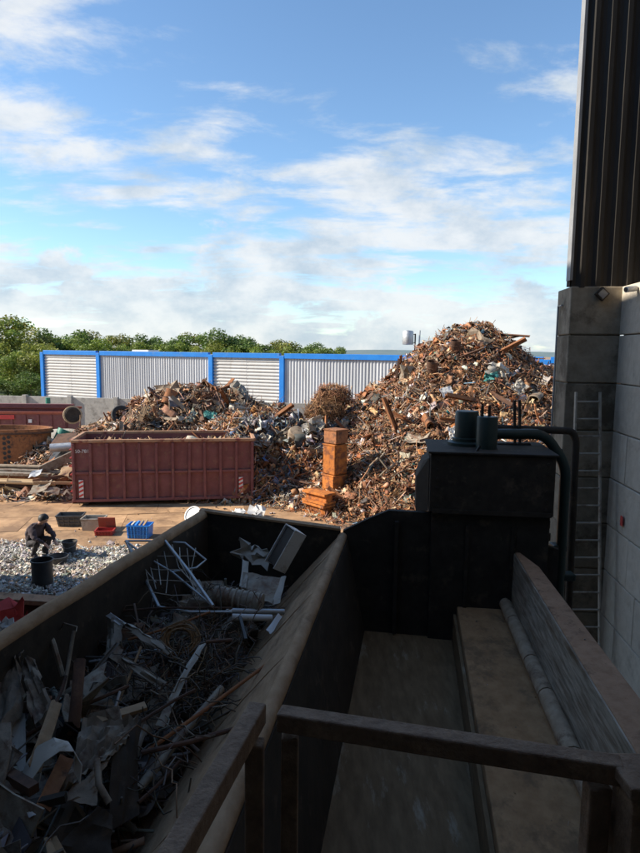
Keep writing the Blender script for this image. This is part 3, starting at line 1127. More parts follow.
    for px in (482, 489):
        p = atY(px, 420, 8.78)
        wpart('stud', MB().tube([(p[0], p[1], zt + .44), (p[0], p[1], zt + .62)], .022, 8), M['mach_dark'], t)
    for px in (514.5, 519.5):
        p0, p1 = atY(px, 452, 9.2), atY(px, 400, 9.2)
        wpart('stud', MB().bar((p0[0], p0[1], zt), p1, .035, .035), M['mach_dark'], t)
    # hydraulic lines
    def pl(pts, y, r, mat, name='hydraulic_pipe'):
        q = [atY(a, b, y) for a, b in pts]
        # round the bends
        out = [q[0]]
        for i in range(1, len(q) - 1):
            a, b, c = q[i - 1], q[i], q[i + 1]
            la, lc = np.linalg.norm(a - b), np.linalg.norm(c - b)
            k = min(.18, la * .45, lc * .45)
            s, f2 = b + (a - b) / la * k, b + (c - b) / lc * k
            for u in np.linspace(0, 1, 6):
                out.append(s * (1 - u) ** 2 + 2 * b * u * (1 - u) + f2 * u * u)
        out.append(q[-1])
        return wpart(name, MB().tube(out, r, 10), mat, t, smooth=True)
    pl([(494, 428), (572, 431), (576, 440), (567, 640)], 9.25, .055, M['mach_dark'])
    pl([(494, 434), (545, 434), (566, 466), (557, 620)], 9.0, .075, M['mach_green'])
    pl([(480, 446), (470, 462), (440, 452), (436, 470), (434, 520)], 8.45, .018, M['black'], 'hose')
    pl([(497, 451), (562, 452)], 9.1, .045, M['mach_dark'])
    pl([(497, 447), (530, 447)], 9.1, .06, M['mach_dark'], 'valve_block')
    for (px, py) in ((558, 547), (567, 576)):
        p = atY(px, py, 9.05)
        wpart('pipe_clamp', MB().box(p, (.2, .2, .1)), M['mach_green'], t, bevel=.02)


build_trough()
build_press()


def build_crumbs():
    n = 130
    y = RNG.uniform(3.0, 8.3, n)
    u = RNG.random(n) ** .6
    k = RNG.random(n)
    x = np.where(k < .6, slabL(y) * (1 - u) + (beamIn(y) - .16) * u, np.where(k < .8, beamIn(y) + .06 + .16 * u, (ridgeX(y) + .45) * (1 - u) + (slabL(y) - .1) * u))
    z = np.where(k < .6, 2.046, np.where(k < .8, 2.856, 1.585))
    me = scrap_batch('crumbs', np.stack([x, y, z], 1), np.tile([0, 0, 1.0], (n, 1)), {'strip': 2, 'lump': 3, 'sheet': 1}, .013, DARK + BROWN, .2)
    tag(link('crumbs', me, M['pieces']), 'small dirt and metal crumbs lying in the press box', 'debris', kind='stuff')


def build_railing():
    t = thing('railing', 'brown square-tube safety railing across the bottom of the view', 'railing', (.2, .85, 3.9))
    a, b = atZ(279, 718, 4.94), atZ(622, 771, 4.94)
    wpart('top_rail', MB().bar(a, b, .030, .030), M['rail_paint'], t, bevel=.003)
    d = (b - a) / np.linalg.norm(b - a)
    for s, w in ((.018, .026), (np.linalg.norm(b - a) - .03, .03)):
        p = a + d * s
        wpart('post', MB().box((p[0], p[1], 4.41), (w, .03, 1.015)), M['rail_paint'], t, bevel=.003)
    c, e = atZ(258, 712, 4.94), atZ(150, 900, 4.94)
    far = c + (e - c) * 3.2
    t2 = thing('railing', 'brown square-tube side railing running towards the viewer by the trough', 'railing', (-.1, .8, 3.9))
    wpart('top_rail', MB().bar(c, far, .028, .034), M['rail_paint'], t2, bevel=.003)
    wpart('post', MB().box((c[0] - .002, c[1] - .03, 4.40), (.028, .028, 1.02)), M['rail_paint'], t2, bevel=.003)
    p = far
    wpart('post', MB().box((p[0], p[1], 4.40), (.028, .028, 1.02)), M['rail_paint'], t2, bevel=.003)
    q = atZ(640, 780, 4.94)
    t3 = thing('guard_post', 'thick dark gate post at the lower right corner', 'post', (q[0], q[1], 3.9))
    part('post', MB().box((0.012, 0, .52), (.07, .06, 1.03)), M['rail_paint'], t3, bevel=.004)
    part('cap', MB().box((.012, 0, 1.045), (.085, .075, .018)), M['rail_paint'], t3, bevel=.003)
    q = atY(616, 822, .83)
    P = np.array([[(q[0] + (j / 4 - .5) * .045 + .01 * math.sin(i), q[1] + .008 * math.cos(i * 1.7 + j), q[2] + (i / 6 - .5) * .085) for j in range(5)] for i in range(7)])
    P += RNG.normal(0, .0025, P.shape)
    solo('crumpled_wrap', MB().grid(P, .002), M['white_paint'], 'crumpled pale wrap tied beside the lower right gate post', 'wrap', smooth=True)
    pf = MB().box((.4, -.75, 3.85), (3.4, 3.1, .08))
    solo('walkway', pf, M['mach_dark'], kind='structure')


build_railing()


# ================================================================== SCRAP HEAPS
def smoothbumps(seed, n, box, amp, rad):
    g = np.random.default_rng(seed)
    c = np.stack([g.uniform(box[0], box[1], n), g.uniform(box[2], box[3], n)], 1)
    return c, g.normal(0, amp, n), g.uniform(rad * .6, rad * 1.5, n)


class Heap:
    def __init__(self, ridges, box, bump):
        self.r, self.box, self.b = ridges, box, bump

    def h(self, x, y):
        z = np.full_like(x, -9.0)
        for (x0, y0, z0, x1, y1, z1, slope, ky, soft) in self.r:
            dx, dy = x1 - x0, (y1 - y0) * ky
            px, py = x - x0, (y - y0) * ky
            L = dx * dx + dy * dy + 1e-9
            t = np.clip((px * dx + py * dy) / L, 0, 1)
            dist = np.hypot(px - t * dx, py - t * dy)
            hh = z0 + (z1 - z0) * t - slope * (np.sqrt(dist ** 2 + soft ** 2) - soft)
            z = np.maximum(z, hh)
        c, a, r = self.b
        damp = np.clip(z / 1.2, 0, 1)
        for i in range(len(a)):
            z = z + a[i] * damp * np.exp(-((x - c[i, 0]) ** 2 + (y - c[i, 1]) ** 2) / r[i] ** 2)
        return z

    def surf(self, name, n=110):
        x0, x1, y0, y1 = self.box
        xs, ys = np.meshgrid(np.linspace(x0, x1, n), np.linspace(y0, y1, n), indexing='ij')
        z = np.maximum(self.h(xs, ys), -.06)
        z = np.where(z > .1, z - .12 + RNG.normal(0, .05, z.shape), z - .03)
        P = np.stack([xs, ys, z], 2).reshape(-1, 3)
        fs = [(i * n + j, (i + 1) * n + j, (i + 1) * n + j + 1, i * n + j + 1) for i in range(n - 1) for j in range(n - 1)]
        return MB().add(P, fs)

    def sample(self, n, front=1.0, fringe=.35, zmin=.0):
        """Points on the heap (denser on faces towards the yard) with normals."""
        x0, x1, y0, y1 = self.box
        out, nr = [], []
        tot = 0
        while tot < n:
            x, y = RNG.uniform(x0, x1, 6000), RNG.uniform(y0, y1, 6000)
            z = self.h(x, y)
            e = .25
            gx = (self.h(x + e, y) - self.h(x - e, y)) / (2 * e)
            gy = (self.h(x, y + e) - self.h(x, y - e)) / (2 * e)
            nn = np.stack([-gx, -gy, np.ones_like(x)], 1)
            ln = np.linalg.norm(nn, axis=1, keepdims=True)
            p = np.where(gy > -.15, 1.0, .22) * ln[:, 0] / 2.2 * front
            keep = (z > zmin) | ((z > -fringe) & (RNG.random(6000) < .22))
            keep &= RNG.random(6000) < p
            z = np.maximum(z, .02)
            out.append(np.stack([x, y, z], 1)[keep])
            nr.append((nn / ln)[keep])
            tot += keep.sum()
        return np.concatenate(out)[:n], np.concatenate(nr)[:n]


RUST = [(4.5, (.36, .175, .082)), (4.2, (.25, .112, .055)), (3.0, (.46, .27, .14)), (2.6, (.165, .098, .062)), (2.4, (.52, .37, .235)),
        (1.5, (.37, .35, .32)), (1.8, (.075, .066, .058)), (.6, (.62, .58, .52)), (.15, (.12, .22, .32)), (.1, (.04, .25, .2)), (1.7, (.43, .155, .05))]
BROWN = [(4.5, (.30, .16, .085)), (3.4, (.19, .11, .068)), (3.2, (.43, .25, .14)), (2.2, (.52, .36, .22)), (1.8, (.07, .062, .055)), (1.3, (.38, .36, .33)), (.35, (.6, .57, .5))]
MIXED = [(4.5, (.40, .19, .085)), (3.2, (.25, .125, .065)), (2.8, (.55, .32, .16)), (1.8, (.44, .43, .41)), (.9, (.66, .64, .6)), (1.7, (.07, .07, .068)), (.5, (.12, .2, .33)), (.7, (.55, .38, .18))]
SILVER = [(4, (.42, .43, .43)), (2, (.60, .60, .59)), (3, (.07, .07, .07)), (2, (.24, .24, .24)), (.6, (.2, .3, .45)), (1.6, (.30, .15, .075))]
DARK = [(4, (.13, .11, .092)), (3, (.20, .165, .13)), (2.4, (.29, .275, .25)), (1.4, (.24, .13, .072)), (1.4, (.44, .43, .40)), (1.6, (.05, .046, .042))]
MIXW = {'strip': 5.5, 'tube': 2.2, 'sheet': 3.0, 'lump': .9, 'wire': 2.2, 'angle': 1.6}

big = Heap([(5.75, 27.0, 6.3, 6.5, 27.1, 6.35, .80, 1.0, .45), (6.9, 27.3, 5.35, 9.0, 27.6, 5.0, .70, 1.0, .6), (7.6, 27.4, 4.85, 17, 29.5, 4.35, .62, 1.0, .8), (6.2, 24.6, 3.9, 9, 24.8, 4.2, .66, 1.0, 1.0)],
           (-4, 24, 16.5, 36), smoothbumps(3, 150, (-2, 20, 18, 33), .26, .75))
left = Heap([(-5.9, 28.8, 3.85, -5.4, 28.8, 3.95, .47, 1.75, .5), (-10.5, 27.6, 1.9, -6, 28.2, 3.0, .6, 1.6, .5), (-4.4, 27.8, 2.9, -3.2, 27.6, 2.6, .6, 1.5, .4)],
            (-14.5, 1, 23.6, 35), smoothbumps(5, 110, (-13, 0, 24, 33), .22, .7))
mid = Heap([(-4.0, 25.9, 2.75, -.4, 25.6, 3.0, .95, 1.0, .35), (-.4, 25.9, 3.2, 1.6, 26.0, 3.3, .9, 1.0, .4)],
           (-6, 5, 21.6, 31), smoothbumps(8, 90, (-4, 3, 22, 28), .26, .55))


def heap_object(name, hp, n, size, pal, label, mixw=MIXW, fringe=.35):
    o = solo(name, hp.surf(name), M['soil'], label, 'scrap heap', kind='stuff', smooth=True)
    pos, nr = hp.sample(n, fringe=fringe)
    pos = pos + nr * RNG.normal(.03, .07, (len(pos), 1))
    me = scrap_batch('loose_scrap', pos - np.array(o.location), nr, mixw, size, pal)
    p = link('loose_scrap', me, M['pieces'], o)
    p['kind'] = 'stuff'
    return o


def build_heaps():
    heap_object('scrap_heap', big, 60000, .165, RUST, 'tall rusty heap of shredded scrap rising above the roof line on the right', fringe=.5)
    heap_object('scrap_heap', left, 17000, .26, BROWN, 'dark brown heap of steel scrap behind the maroon roll-off container')
    o = heap_object('scrap_heap', mid, 17000, .20, MIXED, 'steep jumbled heap of mixed scrap and bales between container and orange stack')
    # pockets of bright cuttings and dark wire tangles in the middle heap
    pos, nr = mid.sample(9000)
    sil = (pos[:, 2] > 1.9) & (pos[:, 2] < 2.75) & (pos[:, 0] > -3.0) & (pos[:, 0] < 1.0)
    drk = (pos[:, 2] < .8) & (pos[:, 0] > -1.7) & (pos[:, 0] < .2) | (pos[:, 0] > .9) & (pos[:, 2] < 2.4)
    for sel, pal, mw in ((sil, SILVER, {'sheet': 4, 'strip': 2, 'lump': 1}), (drk, DARK + SILVER[:1], {'wire': 3, 'strip': 2, 'tube': 1, 'sheet': 1})):
        P = pos[sel][:1500] + nr[sel][:1500] * .12
        me = scrap_batch('loose_scrap', P - np.array(o.location), nr[sel][:1500], mw, .27, pal)
        p = link('loose_scrap', me, M['pieces'], o)
        p['kind'] = 'stuff'
    # debris field at the heap toe
    n = 2600
    x = RNG.uniform(-.6, 5.5, n)
    y = RNG.uniform(18.6, 22.6, n)
    k = RNG.random(n) < np.clip((x - .1) * .22 + (y - 19) * .16, .05, 1)
    P = np.stack([x, y, np.full(n, .03)], 1)[k]
    me = scrap_batch('debris', P, np.tile([0, 0, 1.0], (len(P), 1)), MIXW, .13, RUST + SILVER[:2], .25)
    d = link('debris', me, M['pieces'])
    tag(d, 'scattered small scrap bits on the ground before the big heap', 'debris', kind='stuff')


build_heaps()
build_crumbs()


def place(name, me, pos, R, s, label, cat, group):
    o = bpy.data.objects.new(name, me)
    COL.objects.link(o)
    Mx = np.array(R) * np.array(s)[None, :]
    o.matrix_world = Matrix(((Mx[0, 0], Mx[0, 1], Mx[0, 2], pos[0]), (Mx[1, 0], Mx[1, 1], Mx[1, 2], pos[1]), (Mx[2, 0], Mx[2, 1], Mx[2, 2], pos[2]), (0, 0, 0, 1)))
    return tag(o, label, cat, group)


def tmesh(name, t, mat):
    me = bpy.data.meshes.new(name)
    me.from_pydata([tuple(map(float, p)) for p in t[0]], [], [tuple(map(int, f)) for f in t[1]])
    me.materials.append(mat)
    return me


PIECE = {}
for nm, k, vs, mats in (('steel_strip', 'strip', (1, 2, 3), ('rust', 'rust_dark', 'sheet_brown')), ('steel_pipe', 'tube', (0, 1, 3), ('rust', 'sheet_grey', 'rust_dark')),
                        ('metal_sheet', 'sheet', (0, 2, 5), ('sheet_brown', 'sheet_grey', 'rust')), ('angle_iron', 'angle', (0,), ('rust', 'rust_dark'))):
    PIECE[nm] = [tmesh(nm, TPL[k][v], M[m]) for v in vs for m in mats]


def build_heap_pieces():
    words = {'steel_strip': 'long bent steel strip', 'steel_pipe': 'old steel pipe', 'metal_sheet': 'crumpled sheet', 'angle_iron': 'angle iron'}
    for hp, hn, n, zlo in ((big, 'lying on the tall rusty heap', 90, .4), (left, 'lying on the brown heap behind the container', 55, 1.6), (mid, 'sticking out of the steep middle heap', 50, .3)):
        pos, nr = hp.sample(1500)
        ok = (pos[:, 2] > zlo) & (nr[:, 1] < .2)
        pos, nr = pos[ok][:n], nr[ok][:n]
        fr = frames(nr, .35)
        for i in range(len(pos)):
            nm = random.choice(['steel_strip', 'steel_strip', 'steel_pipe', 'metal_sheet', 'metal_sheet', 'angle_iron'])
            L = random.uniform(.8, 2.3) if nm != 'metal_sheet' else random.uniform(.5, 1.1)
            s = (L, min(.7, L * .5), min(.7, L * .5)) if nm != 'metal_sheet' else (L, L, L * .8)
            me = random.choice(PIECE[nm])
            mn = me.materials[0].name
            cw = 'orange-rust' if mn == 'rust' else 'dark brown' if mn == 'dark_rust' else 'dusty tan' if 'dusty' in mn else 'grey'
            top = hp.h(np.array([6.1, -5.6, .5]), np.array([27.0, 28.8, 25.9])).max()
            lv = 'high up' if pos[i][2] > top * .66 else 'halfway up' if pos[i][2] > top * .33 else 'low down'
            lab = cw + ' ' + words[nm] + ' ' + hn + ', ' + lv
            place(nm, me, pos[i] + nr[i] * .12, fr[i], s, lab, 'scrap metal', lab + ' group')

    def on(hp, px, py, lift=.12):
        """First point of the heap surface along the sight line of a survey mark."""
        d = ray(px, py)
        for Yv in np.arange(18, 34, .05):
            p = CAMP + d * Yv
            if p[2] < hp.h(np.array([p[0]]), np.array([p[1]]))[0]:
                return p - d * .15 + np.array([0, 0, lift * .5])
        return CAMP + d * 26
    # singular pieces one can point at
    def patch(name, hp, px, py, w, h, mat, label, cat, tiltz=0.0, amp=.06, thick=.012):
        c = on(hp, px, py)
        n = 12
        ca, sa = math.cos(tiltz), math.sin(tiltz)
        g = RNG.normal(0, 1, (n, n, 3))
        for _ in range(2):
            g = (g + np.roll(g, 1, 0) + np.roll(g, 1, 1)) / 1.9
        P = np.zeros((n, n, 3))
        for i in range(n):
            for j in range(n):
                u, v = (i / (n - 1) - .5) * w, (j / (n - 1) - .5) * h
                P[i, j] = c + np.array([u * ca - v * sa, -.2 + .5 * (u * sa + v * ca) * .6, u * sa + v * ca]) + g[i, j] * amp * .45
        solo(name, MB().grid(P, thick), M[mat], label, cat, smooth=True)
    patch('white_board', big, 446, 393, .42, .36, 'white_paint', 'pale square panel on the left flank of the tall heap', 'panel', .3, .02)
    patch('white_sheet', big, 518, 388, .5, .45, 'aluminium', 'torn white sheet high on the tall heap behind the twin studs', 'sheet', .8)
    patch('white_sheet', big, 452, 434, .3, .4, 'white_paint', 'small white scrap sheet on the tall heap beside the dark cylinder', 'sheet', .1)
    patch('green_netting', big, 490, 378, .5, .25, 'tarp', 'greenish crumpled sheet near the top of the tall heap', 'sheet', .15, .09)
    patch('grey_sheet', big, 498, 372, .8, .45, 'aluminium', 'crumpled silver sheet beside the green one near the heap top', 'sheet', -.2, .1)
    patch('teal_sheet', left, 211, 416, .55, .3, 'tarp', 'crumpled teal sheet on the heap behind the container', 'sheet', -.2, .05)
    patch('pale_board', left, 226, 433, .45, .4, 'wood', 'small pale board standing on edge at the right end of the container', 'board', .8, .01, .03)
    patch('silver_foil', left, 239, 412, .7, .7, 'aluminium', 'crumpled silver foil at the right shoulder of the brown heap', 'foil', .3, .12)
    patch('silver_foil', mid, 284, 437, .7, .5, 'sheet_grey', 'crumpled silver sheeting in the upper middle heap', 'foil', .1, .14)
    patch('silver_foil', mid, 262, 440, .6, .4, 'aluminium', 'crumpled whitish sheeting above the container corner', 'foil', -.2, .12)
    patch('silver_foil', mid, 313, 428, .9, .5, 'aluminium', 'shiny crumpled sheet left of the orange stack', 'foil', .6, .12)
    patch('leaning_plank', left, 143, 417, .22, .85, 'wood_tan', 'tan plank leaning on the left flank of the brown heap', 'plank', -.35, .01, .04)
    c = on(left, 121, 418, .1)
    R = rotz(.4) @ np.array([[1, 0, 0], [0, .35, -.94], [0, .94, .35]])
    for k, (dx, dz, r) in enumerate(((0, .1, .42), (.25, -.22, .34))):
        t = solo('tyre', MB().lathe(c + np.array([dx, -.1 * k, dz]), [(r * .55, -.1), (r * .9, -.12), (r, -.06), (r, .06), (r * .9, .12), (r * .55, .1), (r * .55, -.1)], 22, rot=R), M['rubber'],
                 ['upper black tyre on the left slope of the brown heap', 'lower black tyre on the left slope of the brown heap'][k], 'tyre', smooth=True)
    spots = [(big, 455, 350, 'near the summit'), (big, 470, 345, 'just under the summit'), (big, 505, 352, 'right of the summit'), (big, 432, 372, 'on the upper left flank'), (big, 415, 398, 'on the left flank'),
             (big, 470, 402, 'in the middle of the face'), (big, 535, 400, 'beside the pillar'), (big, 540, 440, 'low beside the pillar'), (big, 395, 430, 'on the lower left flank'), (big, 428, 425, 'left of the dark cylinder'),
             (big, 380, 470, 'near the foot'), (big, 405, 490, 'at the foot'), (mid, 270, 462, 'low in the middle heap'), (mid, 300, 470, 'left of the orange stack'), (mid, 275, 420, 'high in the middle heap'),
             (left, 170, 400, 'on the left slope of the brown heap'), (left, 200, 395, 'near the top of the brown heap'), (left, 228, 405, 'on the right slope of the brown heap')]
    for k, (hp, px, py, where) in enumerate(spots):
        c = on(hp, px, py, .2)
        R = frames(np.array([[0, -.5, .7]]), .6)[0]
        pl_ = ' ' + where + (' of the tall heap' if hp is big else '')
        if k % 3 == 0:
            o = thing('crushed_drum', 'crushed rusty drum' + pl_, 'drum', c)
            r, hh = random.uniform(.2, .3), random.uniform(.5, .75)
            sh = MB().lathe((0, 0, 0), [(0, -hh / 2), (r, -hh / 2), (r * .92, -.05), (r * 1.02, .1), (r, hh / 2), (r * .9, hh / 2), (r * .85, -hh / 2 + .03), (0, -hh / 2 + .03)], 14, rot=R @ np.diag([1, .6, 1]))
            part('shell', sh, M[random.choice(['rust', 'sheet_brown', 'rust_dark'])], o, smooth=True)
            part('hoop', MB().lathe((0, 0, 0), [(r * 1.0, .05), (r * 1.07, .07), (r * 1.07, .1), (r * 1.0, .12)], 14, rot=R @ np.diag([1, .6, 1])), M['rust_dark'], o)
        elif k % 3 == 1:
            o = thing('box_frame', 'bent steel box frame' + pl_, 'frame', c)
            w, d_, h_ = random.uniform(.5, .9), random.uniform(.3, .5), random.uniform(.3, .5)
            for (p, q) in [((x0, y0, -h_ / 2), (x0, y0, h_ / 2)) for x0 in (-w / 2, w / 2) for y0 in (-d_ / 2, d_ / 2)] + [((-w / 2, y0, z0), (w / 2, y0, z0)) for y0 in (-d_ / 2, d_ / 2) for z0 in (-h_ / 2, h_ / 2)] + \
                    [((x0, -d_ / 2, z0), (x0, d_ / 2, z0)) for x0 in (-w / 2, w / 2) for z0 in (-h_ / 2, h_ / 2)]:
                part('frame_bar', MB().bar(R @ (np.array(p) + RNG.normal(0, .03, 3)), R @ (np.array(q) + RNG.normal(0, .03, 3)), .04, .04), M['rust' if k % 2 else 'sheet_grey'], o)
        else:
            o = thing('long_girder', 'long rusty girder' + pl_, 'girder', c)
            L_ = random.uniform(1.4, 2.4)
            x_ = R[:, 0] * L_ / 2
            for oz, w_, h_ in ((.07, .14, .02), (-.07, .14, .02), (0, .02, .12)):
                part('flange' if oz else 'web', MB().bar(-x_ + R[:, 2] * oz, x_ + R[:, 2] * oz, w_, h_, up=R[:, 2]), M['rust'], o)
    # bales of compressed wire on the middle heap
    for k, (px, py, y, r, lab) in enumerate(((333, 397, 26.0, .66, 'round rusty wire bundle on top of the middle heap'), (325, 413, 25.3, .72, 'wide brown wire bundle below the round one on the middle heap'),
                                             )):
        c = atY(px, py, y)
        n = 1800
        d = RNG.normal(0, 1, (n, 3))
        d /= np.linalg.norm(d, axis=1, keepdims=True)
        P = d * r * RNG.uniform(.8, 1.0, (n, 1)) * np.array([1.15, 1, .8])
        pal = [RUST[:3], [(1, (.30, .16, .07)), (1, (.21, .11, .05))]][k]
        me = scrap_batch('wire_bundle', P, d, {'wire': 5, 'strip': 1.0}, .19, pal, .5)
        o = link('wire_bundle', me, M['pieces'], None, tuple(map(float, c)))
        v_, f_ = tpl_lump(30 + k)
        core = part('core', MB().add(v_ * 1.75 * r * np.array([1.1, 1, .8]), [tuple(q) for q in f_]), M['soil'], o, smooth=True)
        tag(o, lab, 'bundle')
    # grey dished lid
    c = on(mid, 296, 438)
    solo('crushed_drum', MB().lathe(c, [(0, .34), (.28, .3), (.34, .2), (.33, -.3), (.28, -.34)], 14, rot=rotz(.3) @ np.array([[1, 0, 0], [0, .8, -.6], [0, .6, .8]])), M['sheet_brown'],
         'crushed brown drum among silver sheets in the middle heap', 'drum', smooth=True)


build_heap_pieces()


# ---------------------------------------------------------------- orange stack
def build_stack():
    base = atZ(334, 512, 0)
    yaw = math.radians(38)
    zs = [0, 1.28, 2.36]
    hs = [1.26, 1.06, .50]
    labs = ['tall orange steel cabinet at the foot of the stack', 'orange steel cabinet, one side shaded red, in the middle of the stack', 'rust-brown steel box on top of the orange stack']
    mats = ['rust_orange', 'rust_orange', 'rust']
    for i in range(3):
        t = thing('steel_cabinet', labs[i], 'cabinet', (base[0] + .02 * i, base[1] + .45, zs[i]), yaw + .04 * i)
        w, dp = .60 - .01 * i, .62
        hgt = hs[i]
        body = part('body', MB().box((0, 0, hgt / 2), (w, dp, hgt - .004)), M[mats[i]], t, bevel=.025)
        part('shaded_end_panel', MB().box((w / 2 + .006, 0, hgt / 2), (.014, dp - .08, hgt - .1)), M['rust_red' if i < 2 else 'rust_dark'], t, bevel=.004)  # shade of the unlit face painted in as darker red and brown
        part('front_panel', MB().box((0, -dp / 2 - .006, hgt / 2), (w - .08, .014, hgt - .1)), M[mats[i]], t, bevel=.004)
        part('lid_flange', MB().box((0, 0, hgt - .03), (w + .05, dp + .05, .035)), M[mats[i]], t, bevel=.006)
    f = atZ(318, 517, 0)
    for i in range(2):
        t = thing('steel_channel', ['lower orange channel beam in front of the stack', 'upper orange channel beam in front of the stack'][i], 'steel beam', (f[0] + .02, f[1] + .45, .40 * i), yaw + .07 * i + .05)
        z0 = .0
        part('web', MB().box((0, 0, .20), (.30, 1.0, .22)), M['rust_orange'], t, bevel=.01)
        part('flange', MB().box((0, 0, .35), (.56, 1.1, .08)), M['rust_orange'], t, bevel=.01)
        part('flange', MB().box((0, 0, .05), (.56, 1.1, .08)), M['rust_orange'], t, bevel=.01)


build_stack()


# ================================================================== CONTAINERS
def text_mesh(s, size):
    cu = bpy.data.curves.new('lettering', 'FONT')
    cu.body = s
    cu.size = size
    cu.extrude = .002
    o = bpy.data.objects.new('tmp', cu)
    COL.objects.link(o)
    dg = bpy.context.evaluated_depsgraph_get()
    me = bpy.data.meshes.new_from_object(o.evaluated_get(dg))
    bpy.data.objects.remove(o)
    return me


def build_container():
    L, W, H = 6.3, 2.4, 2.34
    a = np.array([-8.60, 21.6, 0])
    b = np.array([-2.41, 22.62, 0])
    t = thing('roll_off_container', 'long maroon roll-off container with vertical ribs in front of the brown heap', 'container', a, math.atan2(b[1] - a[1], b[0] - a[0]))
    z0 = .20
    ng, nh = 67, 15
    G = np.zeros((ng, nh, 3))
    for i in range(ng):
        for j in range(nh):
            u, v = i / (ng - 1), j / (nh - 1)
            cell = min(10, int(u * 11)), int(v * 2 * .999)
            k = math.sin(cell[0] * 7.3 + cell[1] * 3.1) * .022 + .012
            dent = k * abs(math.sin(math.pi * u * 11)) * abs(math.sin(math.pi * v * 2)) + RNG.normal(0, .0015)
            G[i, j] = (u * L, .03 + dent, z0 + (H - z0) * v)
    part('front_wall', MB().grid(G, .012), M['maroon'], t, smooth=True)
    part('rear_wall', MB().box((L / 2, W - .03, (z0 + H) / 2), (L, .05, H - z0)), M['maroon'], t)
    part('end_wall', MB().box((.03, W / 2, (z0 + H) / 2), (.05, W - .12, H - z0)), M['maroon'], t)
    d = part('tail_door', MB().box((L - .03, W / 2, (z0 + H) / 2), (.05, W - .12, H - z0 - .02)), M['maroon'], t)
    part('floor', MB().box((L / 2, W / 2, z0 + .03), (L - .1, W - .12, .05)), M['rust_dark'], t)
    rim = [((0, .0), (L, .0)), ((0, W), (L, W)), ((0, .06), (0, W - .06)), ((L, .06), (L, W - .06))]
    for p, q in rim:
        part('top_rim', MB().bar((*p, H), (*q, H), .12, .10), M['rim_rust'], t, bevel=.012)
    n = 12
    for i in range(n):
        x = .07 + (L - .14) * i / (n - 1)
        b_ = random.gauss(0, .012)
        part('rib', MB().bar((x, -.035 + abs(b_) * .5, z0 + .02), (x + b_, -.035 + abs(b_), H - .08), .085, .085, up=(0, 1, 0)), M['maroon'], t, bevel=.012)
        part('rib', MB().box((x, W + .035, (z0 + H - .07) / 2 - .01), (.085, .085, H - z0 - .09)), M['maroon'], t, bevel=.012)
    for i in range(n - 1):
        x0 = .07 + (L - .14) * i / (n - 1) + .045
        x1 = .07 + (L - .14) * (i + 1) / (n - 1) - .045
        part('waist_rail', MB().box(((x0 + x1) / 2, -.022, 1.22), (x1 - x0, .05, .085)), M['maroon'], t, bevel=.01)
    part('bottom_rail', MB().box((L / 2, -.02, .245), (L + .02, .09, .10)), M['maroon'], t, bevel=.01)
    for y in (.55, W - .55):
        part('skid', MB().box((L / 2, y, .10), (L - .1, .16, .19)), M['mach_dark'], t)
    for x in (.4, L - .4):
        for y in (.28, W - .28):
            part('roller', MB().tube([(x, y - .11, .11), (x, y + .11, .11)], .108, 14), M['mach_dark'], t, smooth=True)
    for z in np.linspace(.5, 2.0, 6):
        part('rung', MB().tube([(-.02, .3, z), (-.12, .3, z), (-.12, .62, z), (-.02, .62, z)], .018, 6), M['crate_red'], t)
    for x in (.30, L - .47):
        pl = part('warning_plate', MB().box((x, -.009, .66), (.15, .03, .62)), M['white_mark'], t)
        for k in range(4):
            z = .36 + k * .155
            z1 = .965
            pts = [(x - .072, -.026, z), (x + .072, -.026, z + .07), (x + .072, -.026, min(z1, z + .145)), (x - .072, -.026, min(z1, z + .075))]
            part('stripe', MB().prism(pts, (0, -.003, 0)), M['red_mark'], pl)
    me = text_mesh('50-781', .17)
    o = link('lettering', me, M['white_mark'], t, (.12, -.002, 1.93))
    o.rotation_euler = (math.pi / 2, 0, 0)
    # load, a little below the rim
    n = 1500
    P = np.stack([RNG.uniform(.5, L - .5, n), RNG.uniform(.55, W - .5, n), RNG.uniform(1.75, 2.1, n)], 1)
    R3 = rotz(t.rotation_euler[2])
    P = P @ R3.T + a
    me = scrap_batch('container_load', P, np.tile([0, 0, 1.0], (n, 1)), MIXW, .2, BROWN)
    o = link('container_load', me, M['pieces'])
    tag(o, 'brown steel scrap lying inside the maroon roll-off container', 'scrap load', kind='stuff')


build_container()


